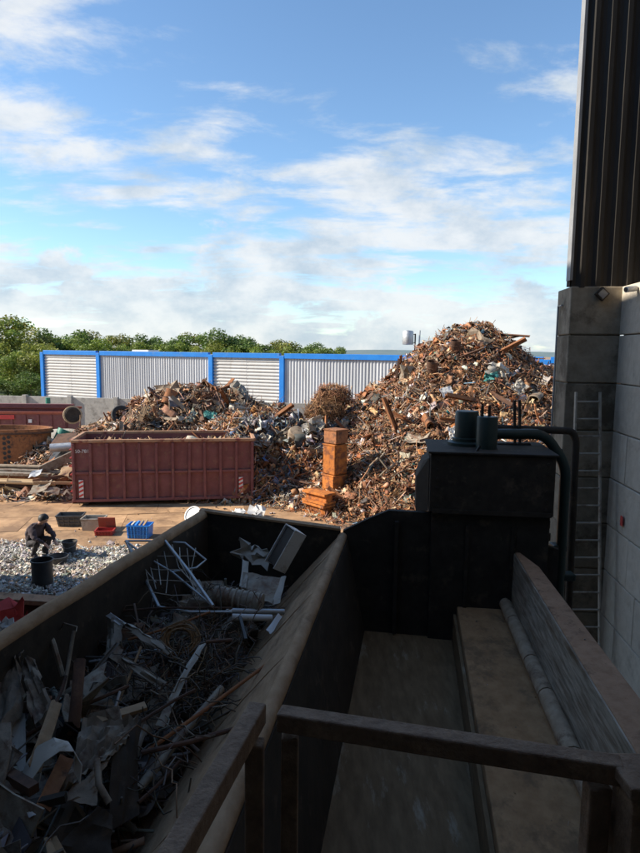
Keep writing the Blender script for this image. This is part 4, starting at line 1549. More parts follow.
def build_left_yard():
    # flat maroon skip farther back
    c = atY(12, 413, 33)
    t = thing('open_skip', 'low maroon open skip in front of the concrete yard wall', 'skip', (c[0], c[1], 0), .06)
    H = 2.15
    for nm, b in (('front_wall', MB().box((0, 0, H / 2), (5.6, .06, H - .1))), ('rear_wall', MB().box((0, 2.2, H / 2 + .05), (5.6, .06, H))),
                  ('end_wall', MB().box((2.83, 1.1, H / 2), (.06, 2.1, H - .1))), ('end_wall', MB().box((-2.83, 1.1, H / 2), (.06, 2.1, H - .1)))):
        part(nm, b, M['maroon'], t)
    part('rim', MB().bar((-2.9, 0, H), (2.9, 0, H), .16, .12).bar((-2.9, 2.2, H + .1), (2.9, 2.2, H + .1), .16, .12), M['rust_red'], t)
    for x in np.linspace(-2.7, 2.7, 9):
        part('rib', MB().box((x, -.06, H / 2), (.1, .07, H - .2)), M['maroon'], t)
    part('marking', MB().box((-.35, -.105, H - .22), (1.0, .02, .22)), M['red_mark'], t)
    part('marking', MB().box((.95, -.105, H - .42), (.18, .02, .18)), M['white_mark'], t)
    part('lid_bar', MB().bar((-1.9, 1.0, H + .3), (2.8, 1.2, H + .28), .3, .2), M['maroon'], t)
    # big rusty tub
    c = atY(14, 440, 27.2)
    t = thing('rusty_tank', 'big rusty open tank with columns of punched holes at the left edge', 'tank', (c[0] - .35, c[1] + .2, 0), 0)
    t.scale = (1, .5, 1)
    ts = part('shell', MB().lathe((0, 0, 0), [(1.55, .05), (1.78, .5), (1.86, 1.9), (1.93, 1.95), (1.93, 2.08), (1.80, 2.08), (1.76, .5), (1.5, .1), (0, .1)], 40), M['rust'], t, smooth=True)
    part('rim_band', MB().lathe((0, 0, 0), [(1.87, 1.86), (1.97, 1.88), (1.97, 1.95), (1.87, 1.96)], 40), M['rust_dark'], t)
    for k in range(6):
        for a in (-1.42, -1.32):
            z = .55 + k * .21 + (a + 1.6) * .6
            r = 1.78 + (z - .5) * .057
            p0 = np.array((r * math.cos(a), r * math.sin(a), z))
            q = np.array((math.cos(a), math.sin(a), 0)) * .012
            part('hole_ring', MB().tube([p0 - q * 2, p0 + q], .075, 10), M['black'], ts)
    for k in range(14):
        a = -2.2 + k * .13
        part('rivet', MB().box((1.89 * math.cos(a), 1.89 * math.sin(a), 1.80), (.05, .05, .05), rotz(a)), M['rust_dark'], ts)
    # drum end and stone
    c = atY(72, 415, 31.6)
    R = rotz(.5) @ np.array([[1, 0, 0], [0, .1, -1], [0, 1, .1]])
    dr = thing('steel_drum', 'dark round drum lying on a pale stone behind the tank', 'drum', c)
    part('shell', MB().lathe((0, 0, 0), [(0, -.35), (.34, -.36), (.42, -.3), (.43, .0), (.41, .3), (.33, .36), (0, .32)], 22, rot=R), M['mach_dark'], dr, smooth=True)
    part('hoop', MB().lathe((0, 0, 0), [(.40, .22), (.455, .24), (.45, .31), (.38, .33)], 22, rot=R), M['wood'], dr)
    c = atY(63, 424, 31.4)
    v, f = tpl_lump(77)
    for k, (dx, s, lab) in enumerate(((0, 2.6, 'pale boulder under the dark drum'), (1.2, 2.2, 'grey boulder right of the pale one behind the container'))):
        mb = MB().add(v * s * np.array([1, 1, .8]) + np.array([c[0] + dx, c[1] + .3 * k, .85]), [tuple(q) for q in f])
        o = solo('boulder', mb, M['stone' if k == 0 else 'concrete'], lab, 'boulder', smooth=True)
        sb = o.modifiers.new('round', 'SUBSURF')
        sb.levels = sb.render_levels = 2
    # stacked long beams and planks
    c = atZ(20, 497, 0)
    rows = [(0, .10, 'wood_tan', 'flat'), (.15, .12, 'rust_orange', 'flat'), (.45, .30, 'rust_dark', 'pipe'), (.1, .40, 'rust_dark', 'flat'), (-.1, .62, 'wood', 'pipe'), (.25, .58, 'wood', 'flat'),
            (.55, .66, 'rust', 'pipe'), (.15, .88, 'sheet_grey', 'flat'), (.5, .92, 'sheet_grey', 'flat'), (.75, 1.02, 'sheet_brown', 'pipe'), (-.25, .18, 'rust_dark', 'pipe'), (.85, .5, 'rust_dark', 'flat')]
    labs = ['tan board at the bottom of the beam pile', 'orange steel bar low in the beam pile', 'dark pipe deep in the beam pile', 'dark bar halfway up the beam pile',
            'cream pole on the front of the beam pile', 'pale plank beside the cream pole in the beam pile', 'rusty pipe near the top of the beam pile', 'grey steel plank on top of the beam pile',
            'second grey steel plank at the back of the beam pile', 'brownish pipe topmost on the beam pile', 'dark pipe at the foot of the beam pile', 'dark bar at the back of the beam pile']
    for i, ((dy, z, mt, k), lab) in enumerate(zip(rows, labs)):
        x0, x1 = c[0] - 4.2 + RNG.uniform(-.3, .3), c[0] + 1.1 + RNG.uniform(-.5, .5) * 1.1
        y = c[1] + dy
        sk = RNG.uniform(-.16, .1)
        p, q = (x0, y + .2, z), (x1, y + sk, z - .03)
        if k == 'flat':
            mb = MB().bar(p, q, .26, .10)
            o = solo('beam', mb, M[mt], lab, 'beam', 'beams piled at the left edge', bevel=.008)
        else:
            o = solo('pipe', MB().tube([p, q], .085, 12), M[mt], lab, 'pipe', 'beams piled at the left edge', smooth=True)
    # loose junk between beams and container
    junk = [('tube', 68, 447, 24.5, .17, 1.3, 'galv', 'short shiny grey pipe left of the container top', .05),
            ('sheet', 64, 440, 25, 1.0, .8, 'rust_dark', 'dark curved plate behind the shiny grey pipe', .1),
            ('bar', 57, 463, 23.6, .34, 1.3, 'sheet_grey', 'grey steel box section tilted beside the beam pile', .45),
            ('sheet', 45, 467, 23.7, .8, .6, 'rust', 'curled rusty plate beside the tilted grey box section', .5),
            ('sheet', 66, 471, 23.2, .55, .35, 'wood', 'small cream panel left of the container', -.1),
            ('bar', 60, 483, 22.6, .10, 1.8, 'wood_tan', 'tan plank lying in front of the loose junk', -.05),
            ('sheet', 40, 488, 22.3, .5, .7, 'sheet_grey', 'bent grey sheet on the ground by the beam pile', .3),
            ('sheet', 52, 490, 22.2, .3, .5, 'sheet_grey', 'crumpled silver sheet on the ground by the beam pile', -.2),
            ('sheet', 36, 473, 22.9, .35, .4, 'galv', 'crushed shiny can scrap behind the cream pole', .2),
            ('sheet', 60, 452, 24.8, 1.2, .7, 'black', 'black plastic sheeting beside the rusty tank', .2),
            ('tube', 62, 436, 27.5, .28, .6, 'green', 'green barrel lying behind the junk', 1.2),
            ('bar', 50, 478, 23.0, .12, 1.2, 'rust_dark', 'dark bar under the cream panel', .15)]
    for (k, px, py, y, w, l, mt, lab, tilt) in junk:
        p = atY(px, py, y)
        d = np.array([math.cos(tilt), .25, math.sin(tilt)])
        d /= np.linalg.norm(d)
        if k == 'tube':
            solo('pipe' if l > .7 else 'barrel', MB().tube([p - d * l / 2, p + d * l / 2], w, 14), M[mt], lab, 'pipe' if l > .7 else 'barrel', smooth=True)
        elif k == 'bar':
            solo('steel_section', MB().bar(p - d * l / 2, p + d * l / 2, w * .7, w), M[mt], lab, 'steel bar', bevel=.01)
        else:
            n = 5
            bend = RNG.uniform(-.25, .25)
            P = np.array([[p + d * (i / 4 - .5) * l + np.array([0, .9 * (j / 4 - .5) * w, .45 * (j / 4 - .5) * w + bend * abs(i - 2) * .25 * w]) + RNG.normal(0, .018, 3) for j in range(n)] for i in range(n)])
            solo('scrap_sheet', MB().grid(P, .012), M[mt], lab, 'metal sheet', smooth=True)
    # low scrap mass that everything above rests on
    n = 1900
    P = np.stack([RNG.uniform(-13.5, -8.8, n), RNG.uniform(22.3, 27, n), np.zeros(n)], 1)
    P[:, 2] = RNG.uniform(0, 1, n) * np.clip((P[:, 1] - 22.1) * .42, .15, 1.3) * np.clip((P[:, 0] + 11.6) / 1.6, .25, 1)
    me = scrap_batch('low_scrap', P, np.tile([0, -.3, 1.0], (n, 1)), MIXW, .34, DARK + BROWN + SILVER[:1])
    o = link('low_scrap', me, M['pieces'])
    tag(o, 'low dark jumble of scrap between the beam pile and the container', 'scrap', kind='stuff')


build_left_yard()


# ================================================================== YARD SMALL THINGS
def tub(name, px, py, w, d, h, mat, label, cat, rz=0.0, taper=.82, ribs=0):
    c = atZ(px, py, 0)
    t = thing(name, label, cat, (c[0], c[1] + d / 2, .026), rz)
    b = MB()
    k = .02

    def ring(z, f, inset):
        return [(sx * (w / 2 * f - inset), sy * (d / 2 * f - inset), z) for sx, sy in ((-1, -1), (1, -1), (1, 1), (-1, 1))]
    vs = ring(0, taper, 0) + ring(h, 1, 0) + ring(h, 1, k) + ring(k, taper, k)
    fs = [(3, 2, 1, 0), (12, 13, 14, 15)]
    for l in range(3):
        for i in range(4):
            j = (i + 1) % 4
            fs.append((l * 4 + i, l * 4 + j, l * 4 + 4 + j, l * 4 + 4 + i))
    b.add(vs, fs)
    part('shell', b, M[mat], t)
    rm = MB()
    for (p, q) in (((-w / 2, -d / 2), (w / 2, -d / 2)), ((-w / 2, d / 2), (w / 2, d / 2)), ((-w / 2, -d / 2), (-w / 2, d / 2)), ((w / 2, -d / 2), (w / 2, d / 2))):
        rm.bar((*p, h), (*q, h), .035, .03)
    part('rim', rm, M[mat], t)
    for i in range(ribs):
        x = -w / 2 * .86 + w * .86 * i / (ribs - 1)
        part('rib', MB().bar((x * taper, -d / 2 * taper - .012, .02), (x, -d / 2 - .012, h - .02), .022, .02), M[mat], t)
    if ribs:
        for z in (.35, .7):
            f = taper + (1 - taper) * z
            part('rib', MB().box((0, -d / 2 * f - .012, h * z), (w * f, .022, .018)), M[mat], t)
    return t


def bucket(px, py, r, h, mat, label, handle=True, cat='bucket', name='bucket', taper=.8):
    c = atZ(px, py, 0)
    t = thing(name, label, cat, (c[0], c[1] + r, .03))
    part('shell', MB().lathe((0, 0, 0), [(0, 0), (r * taper, 0), (r, h), (r * 1.05, h), (r * 1.05, h - .03), (r * .97, h - .03), (r * .94, h - .01), (r * taper * .95, .03), (0, .03)], 24), M[mat], t, smooth=True)
    part('rim', MB().lathe((0, 0, 0), [(r * 1.0, h - .02), (r * 1.07, h - .01), (r * 1.07, h + .015), (r * .97, h + .015)], 24), M[mat], t, smooth=True)
    if handle:
        pts = [(r * 1.05 * math.cos(a), -r * .9 * math.sin(a), h - .02 - .12 * math.sin(a)) for a in np.linspace(0, math.pi, 9)]
        part('handle', MB().tube(pts, .008, 5), M['galv'], t)
    return t


tub('plastic_tub', 68, 528, .78, .5, .34, 'dark_grey', 'long dark grey tub behind the crouching person', 'tub', .1, ribs=5)
t = tub('plastic_tub', 91.5, 532, .66, .5, .36, 'aluminium', 'pale grey tub between the dark tub and the red crate', 'tub', .05, .9)
part('contents', MB().box((0, 0, .26), (.5, .34, .06)), M['dark_grey'], t)
t = tub('plastic_crate', 103, 537, .52, .40, .14, 'crate_red', 'flat red crate between the grey tub and the blue crate', 'crate', .08, .95, ribs=6)
part('lid', MB().box((0, .24, .26), (.5, .03, .42), np.array([[1, 0, 0], [0, .95, -.3], [0, .3, .95]])), M['rust_red'], t)
t = tub('plastic_crate', 138, 540, .66, .46, .38, 'crate_blue', 'bright blue plastic crate on the yard plates', 'crate', -.05, .92, ribs=7)
for k in range(4):
    solo('scrap_offcut', MB().bar(np.array(t.location) + (-.26 + k * .12, .0, .34), np.array(t.location) + (-.18 + k * .12, .16, .42 + .02 * k), .06, .03), M[('cream', 'crate_blue', 'sheet_grey', 'wood_tan')[k]],
         ('cream', 'blue', 'grey', 'tan')[k] + ' offcut lying on top of the blue crate', 'offcut', 'offcuts in the blue crate')
bucket(67, 557, .19, .34, 'dark_grey', 'dark bucket right of the crouching person')
bucket(54.5, 569, .24, .22, 'dark_grey', 'shallow dark basin at the feet of the crouching person', handle=False, cat='basin', name='basin')
bucket(38.5, 594, .235, .68, 'black', 'tall black barrel nearest the trough on the bright chips', handle=False, cat='barrel', name='barrel', taper=.95)

c = atZ(192, 527, 0)
R = rotz(-.4) @ np.array([[1, 0, 0], [0, .5, -.866], [0, .866, .5]])
solo('white_drum_lid', MB().lathe((c[0], c[1] + .25, .30), [(0, -.06), (.28, -.05), (.30, 0), (.30, .05), (.27, .055), (.26, .03), (0, .03)], 24, rot=R), M['white_paint'],
     'round white lid leaning behind the far left corner of the trough', 'lid', smooth=True)


def crumple(name, px, py, y, w, h, mat, label, cat, amp=.05, n=6, tilt=0.0, lean=.5, thick=.008, group=None):
    c = atY(px, py, y)
    ca, sa = math.cos(tilt), math.sin(tilt)
    P = np.zeros((n, n, 3))
    for i in range(n):
        for j in range(n):
            u, v = (i / (n - 1) - .5) * w, (j / (n - 1) - .5) * h
            a, b = u * ca - v * sa, u * sa + v * ca
            P[i, j] = c + np.array([a, b * lean, b * math.sqrt(max(0, 1 - lean ** 2))]) + RNG.normal(0, amp, 3)
    return solo(name, MB().grid(P, thick), M[mat], label, cat, group, smooth=True)


crumple('white_sheeting', 257, 512, 20.6, .55, .45, 'white_paint', 'crumpled white appliance panel on the ground behind the trough end', 'sheet', .04)
crumple('white_sheeting', 238, 512, 20.8, .5, .25, 'white_paint', 'flat white panel left of the crumpled one behind the trough end', 'sheet', .03, lean=.9)


def build_chips():
    n = 17000
    # outline of the spread in yard metres
    x = RNG.uniform(-11.5, -3.6, n * 3)
    y = RNG.uniform(11.8, 17.9, n * 3)
    edge = 17.35 + .35 * np.sin(x * 1.3) + .2 * np.sin(x * 3.1)
    inside = (y < edge + RNG.normal(0, .12, n * 3)) & (x < -4.7 + .25 * np.sin(y * 2) + (17.6 - y) * .22 + RNG.normal(0, .12, n * 3))
    x, y = x[inside][:n], y[inside][:n]
    z = .04 + .10 * np.clip((17.2 - y) / 2, 0, 1) * (1 + .6 * np.sin(x * 2.1) * np.sin(y * 1.7))
    P = np.stack([x, y, z], 1)
    g = MB()
    xs, ys = np.meshgrid(np.linspace(-12, -3.4, 40), np.linspace(11.5, 17.6, 40), indexing='ij')
    pal = [(4, (.54, .51, .46)), (2.5, (.66, .63, .58)), (2.5, (.37, .345, .31)), (1.4, (.21, .195, .175)), (1.2, (.44, .37, .28))]
    me = scrap_batch('metal_chips', P, np.tile([0, 0, 1.0], (len(P), 1)), {'sheet': 1.5, 'strip': 3, 'lump': 3}, .085, pal, .3)
    o = link('metal_chips', me, M['chips'])
    tag(o, 'spread of pale grey shredded metal chips round the crouching person', 'metal chips', kind='stuff')


build_chips()


# near skip beyond the trough wall
def build_near_skip():
    c = atZ(20, 596, 1.5)
    t = thing('rusty_skip', 'rusty open skip in the shade beyond the trough wall', 'skip', (c[0] - 1.6, c[1] - 1.4, 0), -.12)
    W, D, H = 5.2, 2.9, 1.48
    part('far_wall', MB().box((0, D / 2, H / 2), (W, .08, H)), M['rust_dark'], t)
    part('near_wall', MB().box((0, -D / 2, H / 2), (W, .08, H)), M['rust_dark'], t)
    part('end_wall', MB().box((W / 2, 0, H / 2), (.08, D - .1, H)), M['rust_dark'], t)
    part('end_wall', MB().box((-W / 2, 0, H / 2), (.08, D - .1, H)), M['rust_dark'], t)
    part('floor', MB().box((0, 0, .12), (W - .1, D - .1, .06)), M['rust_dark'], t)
    part('rim', MB().bar((-W / 2, D / 2, H + .03), (W / 2, D / 2, H + .03), .26, .07), M['beam_top'], t)
    for s in (-1, 1):
        part('side_rim', MB().bar((s * W / 2, -D / 2, H + .03), (s * W / 2, D / 2 - .14, H + .03), .16, .07), M['beam_top'], t)
    n = 700
    P = np.stack([RNG.uniform(-2.4, 2.4, n), RNG.uniform(-1.3, 1.3, n), RNG.uniform(.4, 1.0, n)], 1) @ rotz(-.12).T + np.array(t.location)
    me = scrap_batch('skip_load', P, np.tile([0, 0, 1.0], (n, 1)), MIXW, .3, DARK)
    tag(link('skip_load', me, M['pieces']), 'dark scrap lying inside the rusty shaded skip', 'scrap load', kind='stuff')
    crumple('red_film', 12, 619, 9.3, .5, .45, 'red', 'crumpled red film on the scrap in the rusty skip', 'film', .05, tilt=.5)
    crumple('white_film', 2, 630, 8.9, .3, .3, 'white_paint', 'small white film scrap below the red film at the left edge', 'film', .03)


build_near_skip()


# ================================================================== PERSON
def skin_body(name, joints, bones, sub=2):
    me = bpy.data.meshes.new(name)
    names = list(joints)
    me.from_pydata([joints[k][0] for k in names], [(names.index(a), names.index(b)) for a, b in bones], [])
    o = bpy.data.objects.new(name, me)
    COL.objects.link(o)
    o.modifiers.new('skin', 'SKIN')
    sv = me.skin_vertices
    if not sv:
        bpy.context.view_layer.objects.active = o
        o.modifiers.clear()
        o.modifiers.new('skin', 'SKIN')
    for i, k in enumerate(names):
        r = joints[k][1]
        me.skin_vertices[0].data[i].radius = r if isinstance(r, tuple) else (r, r)
        me.skin_vertices[0].data[i].use_root = (i == 0)
    s = o.modifiers.new('sub', 'SUBSURF')
    s.levels = s.render_levels = sub
    dg = bpy.context.evaluated_depsgraph_get()
    out = bpy.data.meshes.new_from_object(o.evaluated_get(dg))
    out.name = name
    bpy.data.objects.remove(o)
    return out


def build_person():
    c = atZ(41, 560, 0)
    t = thing('person', 'person in dark work clothes crouching and sorting chips into a bucket', 'person', (c[0] - .1, c[1] + .05, .10), math.radians(-25))
    t.scale = (1.06, 1.12, 1.0)
    J = {'pelvis': ((-.18, 0, .36), (.20, .17)), 'waist': ((-.16, 0, .53), (.19, .165)), 'chest': ((-.03, 0, .73), (.21, .17)), 'neck0': ((.10, 0, .87), (.075, .075)),
         'neck1': ((.16, 0, .93), (.058, .058)), 'head0': ((.215, 0, .965), (.085, .085)), 'head1': ((.27, 0, 1.03), (.10, .095)), 'head2': ((.275, 0, 1.10), (.07, .07)),
         'nose': ((.375, 0, .985), (.02, .02))}
    B = [('pelvis', 'waist'), ('waist', 'chest'), ('chest', 'neck0'), ('neck0', 'neck1'), ('neck1', 'head0'), ('head0', 'head1'), ('head1', 'head2'), ('head1', 'nose')]
    for s, n in ((1, 'l'), (-1, 'r')):
        J.update({'ear' + n: ((.24, s * .10, 1.02), (.018, .018)), 'sh' + n: ((.03, s * .20, .79), (.095, .095)), 'el' + n: ((.24, s * .25, .56), (.07, .07)), 'wr' + n: ((.42, s * .15, .43), (.036, .036)),
                  'pa' + n: ((.48, s * .12, .37), (.032, .02)), 'hip' + n: ((-.14, s * .11, .34), (.11, .11)), 'kn' + n: ((.24, s * .19, .46), (.10, .10)), 'an' + n: ((.02, s * .15, .09), (.05, .05)),
                  'he' + n: ((-.03, s * .15, .04), (.045, .04)), 'to' + n: ((.17, s * .17, .03), (.042, .03))})
        B += [('head1', 'ear' + n), ('chest', 'sh' + n), ('sh' + n, 'el' + n), ('el' + n, 'wr' + n), ('wr' + n, 'pa' + n), ('pelvis', 'hip' + n), ('hip' + n, 'kn' + n), ('kn' + n, 'an' + n), ('an' + n, 'he' + n), ('an' + n, 'to' + n)]
        for k, (dx, dy, dz) in enumerate(((.075, .03, -.045), (.085, .01, -.055), (.08, -.01, -.055), (.068, -.028, -.05))):
            a, b = 'f%s%d' % (n, k), 'g%s%d' % (n, k)
            p = J['pa' + n][0]
            J[a] = ((p[0] + dx * .55, p[1] + dy, p[2] + dz * .4), (.010, .010))
            J[b] = ((p[0] + dx * .8, p[1] + dy, p[2] + dz), (.008, .008))
            B += [('pa' + n, a), (a, b)]
        p = J['wr' + n][0]
        J['th' + n] = ((p[0] + .05, p[1] - s * .05, p[2] - .05), (.011, .011))
        B += [('pa' + n, 'th' + n)]
    me = skin_body('body', J, B)
    for m in ('cloth_dark', 'cloth_jacket', 'skin'):
        me.materials.append(M[m])
    for v in me.vertices:
        x, y, z = v.co
        if not (x > .12 and z > .87 or (x > .42 and z < .5)):
            k = .011 * math.sin(38 * z + 11 * y + 9 * x) + .008 * math.sin(55 * x - 31 * z + 20 * y)
            v.co += v.normal * k
    for p in me.polygons:
        x, y, z = p.center
        p.use_smooth = True
        if x > .12 and z > .87 or (x > .435 and z < .48):
            p.material_index = 2
        elif z > .5 and not (x > .1 and z < .56 and abs(y) > .3):
            p.material_index = 1
        else:
            p.material_index = 0
    o = bpy.data.objects.new('body', me)
    COL.objects.link(o)
    o.parent = t
    hv, hf = MB().lathe((.245, 0, 1.035), [(.0, .125), (.06, .115), (.10, .075), (.122, .02), (.12, -.03), (.10, -.05)], 18, rot=np.array([[.94, 0, -.34], [0, 1, 0], [.34, 0, .94]])), None
    part('hair', hv, M['hair'], t, smooth=True)


build_person()


# ================================================================== SCRAP IN THE TROUGH
def fill_z(x, y):
    near = np.clip((5.4 - y) / 2.2, 0, 1)
    leftness = np.clip((ridgeX(y) - .9 - x) / 1.2, 0, 1)
    return 2.10 + .26 * leftness + .48 * near * leftness + .12 * np.sin(x * 5.1 + y * 1.3) * np.cos(y * 3.7) - .25 * np.clip((y - 7.4), 0, 1)


def build_trough_fill():
    n = 52
    ys = np.linspace(YN + .1, 8.5, n)
    P = np.zeros((n, 14, 3))
    for i, y in enumerate(ys):
        a, b = wallL(y) + .06, ridgeX(y) - .74
        for j in range(14):
            x = a + (b - a) * j / 13
            P[i, j] = (x, y, fill_z(x, y) - .16 + RNG.normal(0, .03))
    o = solo('trough_scrap', MB().grid(P, .02), M['soil'], 'dark tangled mass of light scrap filling the loading trough', 'scrap', kind='stuff')
    m = 3600
    y = RNG.uniform(YN + .2, 8.45, m)
    u = RNG.random(m)
    x = (wallL(y) + .1) * (1 - u) + (ridgeX(y) - .90) * u
    pos = np.stack([x, y, fill_z(x, y) + RNG.normal(-.03, .06, m)], 1)
    me = scrap_batch('loose_scrap', pos - np.array(o.location), np.tile([0, -.25, 1.0], (m, 1)), {'strip': 2, 'tube': 1.2, 'sheet': 2.6, 'lump': 1.2, 'wire': 3, 'angle': .8}, .20, DARK, .5)
    p = link('loose_scrap', me, M['pieces'], o)
    p['kind'] = 'stuff'
    # fine wire tangle across the middle
    m = 420
    c = atZ(185, 660, 2.45)
    pos = c + RNG.normal(0, 1, (m, 3)) * np.array([.38, .75, .07])
    pos[:, 0] = np.clip(pos[:, 0], -2.1, ridgeX(pos[:, 1]) - .75)
    me = scrap_batch('wire_tangle', pos, np.tile([0, 0, 1.0], (m, 1)), {'wire': 1}, .34, [(2, (.16, .13, .10)), (1, (.10, .09, .08)), (1, (.24, .15, .08))], .6)
    tag(link('wire_tangle', me, M['pieces']), 'fine brown and grey wire tangle across the middle of the trough', 'wire', kind='stuff')


build_trough_fill()


def rod(name, pts, r, mat, label, cat='rod', n=8, wob=0.0):
    q = [np.array(p, float) for p in pts]
    out = [q[0]]
    for a, b in zip(q[:-1], q[1:]):
        for u in (.33, .66, 1.0):
            out.append(a + (b - a) * u + RNG.normal(0, 1, 3) * wob)
    return solo(name, MB().tube(out, r, n), M[mat], label, cat, smooth=True)


def quadsheet(name, c, mat, label, cat='metal sheet', n=9, amp=.02, thick=.006, bulge=0.0, fold=None):
    c = [np.array(p, float) for p in c]
    P = np.zeros((n, n, 3))
    nv = np.cross(c[1] - c[0], c[3] - c[0])
    nv /= np.linalg.norm(nv)
    g = RNG.normal(0, 1, (n, n))
    g = (g + np.roll(g, 1, 0) + np.roll(g, 1, 1) + np.roll(g, -1, 0)) / 2
    for i in range(n):
        for j in range(n):
            u, v = i / (n - 1), j / (n - 1)
            p = c[0] * (1 - u) * (1 - v) + c[1] * u * (1 - v) + c[2] * u * v + c[3] * (1 - u) * v
            k = g[i, j] * amp + bulge * math.sin(math.pi * u) * math.sin(math.pi * v)
            if fold:
                k += fold * abs(u - .5 - .2 * math.sin(v * 4)) * 2
            P[i, j] = p + nv * k
    return solo(name, MB().grid(P, thick), M[mat], label, cat, smooth=True)


def build_trough_items():
    Zp = atZ
    # bent wire rack leaning on the left wall
    base = atY(160, 608, 6.6)
    t = thing('wire_rack', 'bent white wire rack sticking up over the left trough wall', 'rack', base)
    main = [[(126, 541, 7.6), (143, 575, 7.1), (159, 607, 6.6)], [(165, 541, 7.5), (190, 573, 7.0), (213, 606, 6.5)], [(126, 541, 7.6), (150, 541, 7.7), (185, 543, 7.7), (206, 560, 7.5), (196, 568, 7.3), (172, 572, 7.2)],
            [(159, 607, 6.6), (190, 612, 6.5), (232, 612, 6.4)], [(126, 541, 7.6), (148, 558, 7.2), (172, 572, 7.2), (213, 606, 6.5)]]
    for k, pts in enumerate(main):
        wpart('frame_tube', MB().tube([atY(*p) for p in pts], .019 if k < 2 else .013, 7), M['galv'], t, smooth=True)
    for k in range(9):
        a = atY(128 + k * 8.5 + random.uniform(-3, 3), 543 + random.uniform(-1, 4) + k * .5, 7.5)
        b = atY(146 + k * 7 + random.uniform(-9, 14), 590 + random.uniform(-12, 16), 6.75)
        mid_ = (a + b) / 2 + RNG.normal(0, .04, 3)
        wpart('wire', MB().tube([a, mid_, b], .0055, 5), M['aluminium'], t)
    for k in range(4):
        a = atY(136 + k * 5, 556 + k * 12, 7.3 - .18 * k)
        b = atY(196 - 2 * k, 556 + k * 13, 7.3 - .18 * k)
        wpart('wire', MB().tube([a, (a + b) / 2 + RNG.normal(0, .03, 3), b], .0055, 5), M['aluminium'], t)
    # white louvred appliance standing at the far end
    A, B, Cc = atY(276, 566, 8.0), atY(297, 529, 8.1), atY(288, 574, 7.75)
    ax = (B - A)
    L = np.linalg.norm(ax)
    ax /= L
    sd = (Cc - A)
    sd -= ax * (sd @ ax)
    sd /= np.linalg.norm(sd)
    up = np.cross(ax, sd)
    t = thing('appliance_housing', 'white louvred appliance housing tilted up at the far end of the trough', 'housing', A)
    R = np.stack([ax, sd, up], 1)

    def lb(cx, cy, cz, sx, sy, sz, name, mat):
        wpart(name, MB().box(A + R @ np.array([cx, cy, cz]), (sx, sy, sz), R), M[mat], t)
    W, D = .24, .20
    lb(L / 2, W / 2, -.006, L, W, .012, 'back_panel', 'white_paint')
    lb(L / 2, .0, -D / 2, L, .012, D, 'side_panel', 'white_paint')
    lb(L / 2, W, -D / 2, L, .012, D, 'side_panel', 'white_paint')
    lb(L - .006, W / 2, -D / 2, .012, W - .02, D, 'top_panel', 'white_paint')
    lb(L / 2, W / 2, -D + .03, L - .05, W - .05, .02, 'core', 'black')
    lb(.07, W / 2, .004, .02, W, .02, 'cross_bar', 'black')
    for k in range(11):
        lb(.05 + k * (L - .08) / 10, -.008, -D / 2, .018, .01, D * .8, 'louvre', 'aluminium')
    # far cluster
    crumple('clear_sheet', 252, 553, 8.1, .42, .24, 'aluminium', 'crumpled pale film left of the white housing', 'film', .035, tilt=-.25, lean=.6)
    quadsheet('metal_sheet', [atY(243, 572, 7.6), atY(281, 578, 7.5), atY(272, 604, 7.1), atY(240, 598, 7.2)], 'sheet_grey', 'flat dull steel panel below the white housing', amp=.012)
    quadsheet('metal_sheet', [atY(281, 577, 7.5), atY(286, 576, 7.5), atY(280, 603, 7.1), atY(271, 606, 7.1)], 'aluminium', 'narrow bright steel edge right of the dull panel', amp=.006, n=5)
    quadsheet('metal_sheet', [atY(243, 560, 7.9), atY(249, 562, 7.8), atY(246, 588, 7.3), atY(239, 586, 7.4)], 'aluminium', 'small upright silver strip left of the dull panel', amp=.008, n=5)
    a, b = atY(215, 596, 7.0), atY(262, 604, 6.9)
    t = thing('corrugated_duct', 'grey ribbed duct lying across the trough below the steel panel', 'duct', (a + b) / 2)
    dt = wpart('tube', MB().tube([a, b], .115, 16), M['sheet_grey'], t, smooth=True)
    for k in range(8):
        q = a + (b - a) * (k + .5) / 8
        wpart('ring', MB().tube([q - (b - a) * .02, q + (b - a) * .02], .126, 16), M['sheet_grey'], dt, smooth=True)
    rod('grey_pipe', [atY(226, 611, 6.7), atY(284, 612, 6.9)], .032, 'galv', 'straight grey pipe lying across to the sloping side', 'pipe', 12)
    rod('grey_pipe', [atY(232, 617, 6.6), atY(272, 618, 6.7)], .036, 'white_paint', 'short white pipe just below the straight grey one', 'pipe', 12)
    quadsheet('pale_flap', [atY(266, 630, 6.35), atY(278, 614, 6.6), atY(282, 617, 6.6), atY(271, 634, 6.3)], 'white_paint', 'bent white flap on the slope at the pipe ends', 'flap', n=5, amp=.006)
    rod('black_pole', [atY(240, 617, 6.4), atY(246, 640, 6.0)], .02, 'black', 'short black bar standing by the brown wire coil', 'bar')
    # brown wire coil
    c = atY(180, 640, 5.95)
    t = thing('wire_coil', 'coil of brown wire lying in the middle of the trough', 'coil', c)
    for k in range(16):
        r = random.uniform(.10, .19)
        tl, tz = random.gauss(.9, .18), random.uniform(0, 6.28)
        pts = []
        for a in np.linspace(0, 6.6, 22):
            p = np.array([r * math.cos(a + tz) * 1.1, r * math.sin(a + tz), random.gauss(0, .008)])
            pts.append((p[0], p[1] * math.cos(tl), p[1] * math.sin(tl) + p[2] + random.uniform(-.003, .003)))
        part('strand', MB().tube(pts, .006, 5), M['copper'], t)
    # long sticks and rods, far to near
    rod('rusty_rod', [atY(108, 612, 6.5), atY(160, 608, 6.5), atY(232, 608, 6.6)], .012, 'rust_dark', 'thin rusty rod lying level above the wire coil')
    rod('rusty_rod', [atY(128, 640, 5.9), atY(175, 626, 6.1), atY(210, 612, 6.4)], .013, 'rust', 'rusty rod slanting over the brown coil')
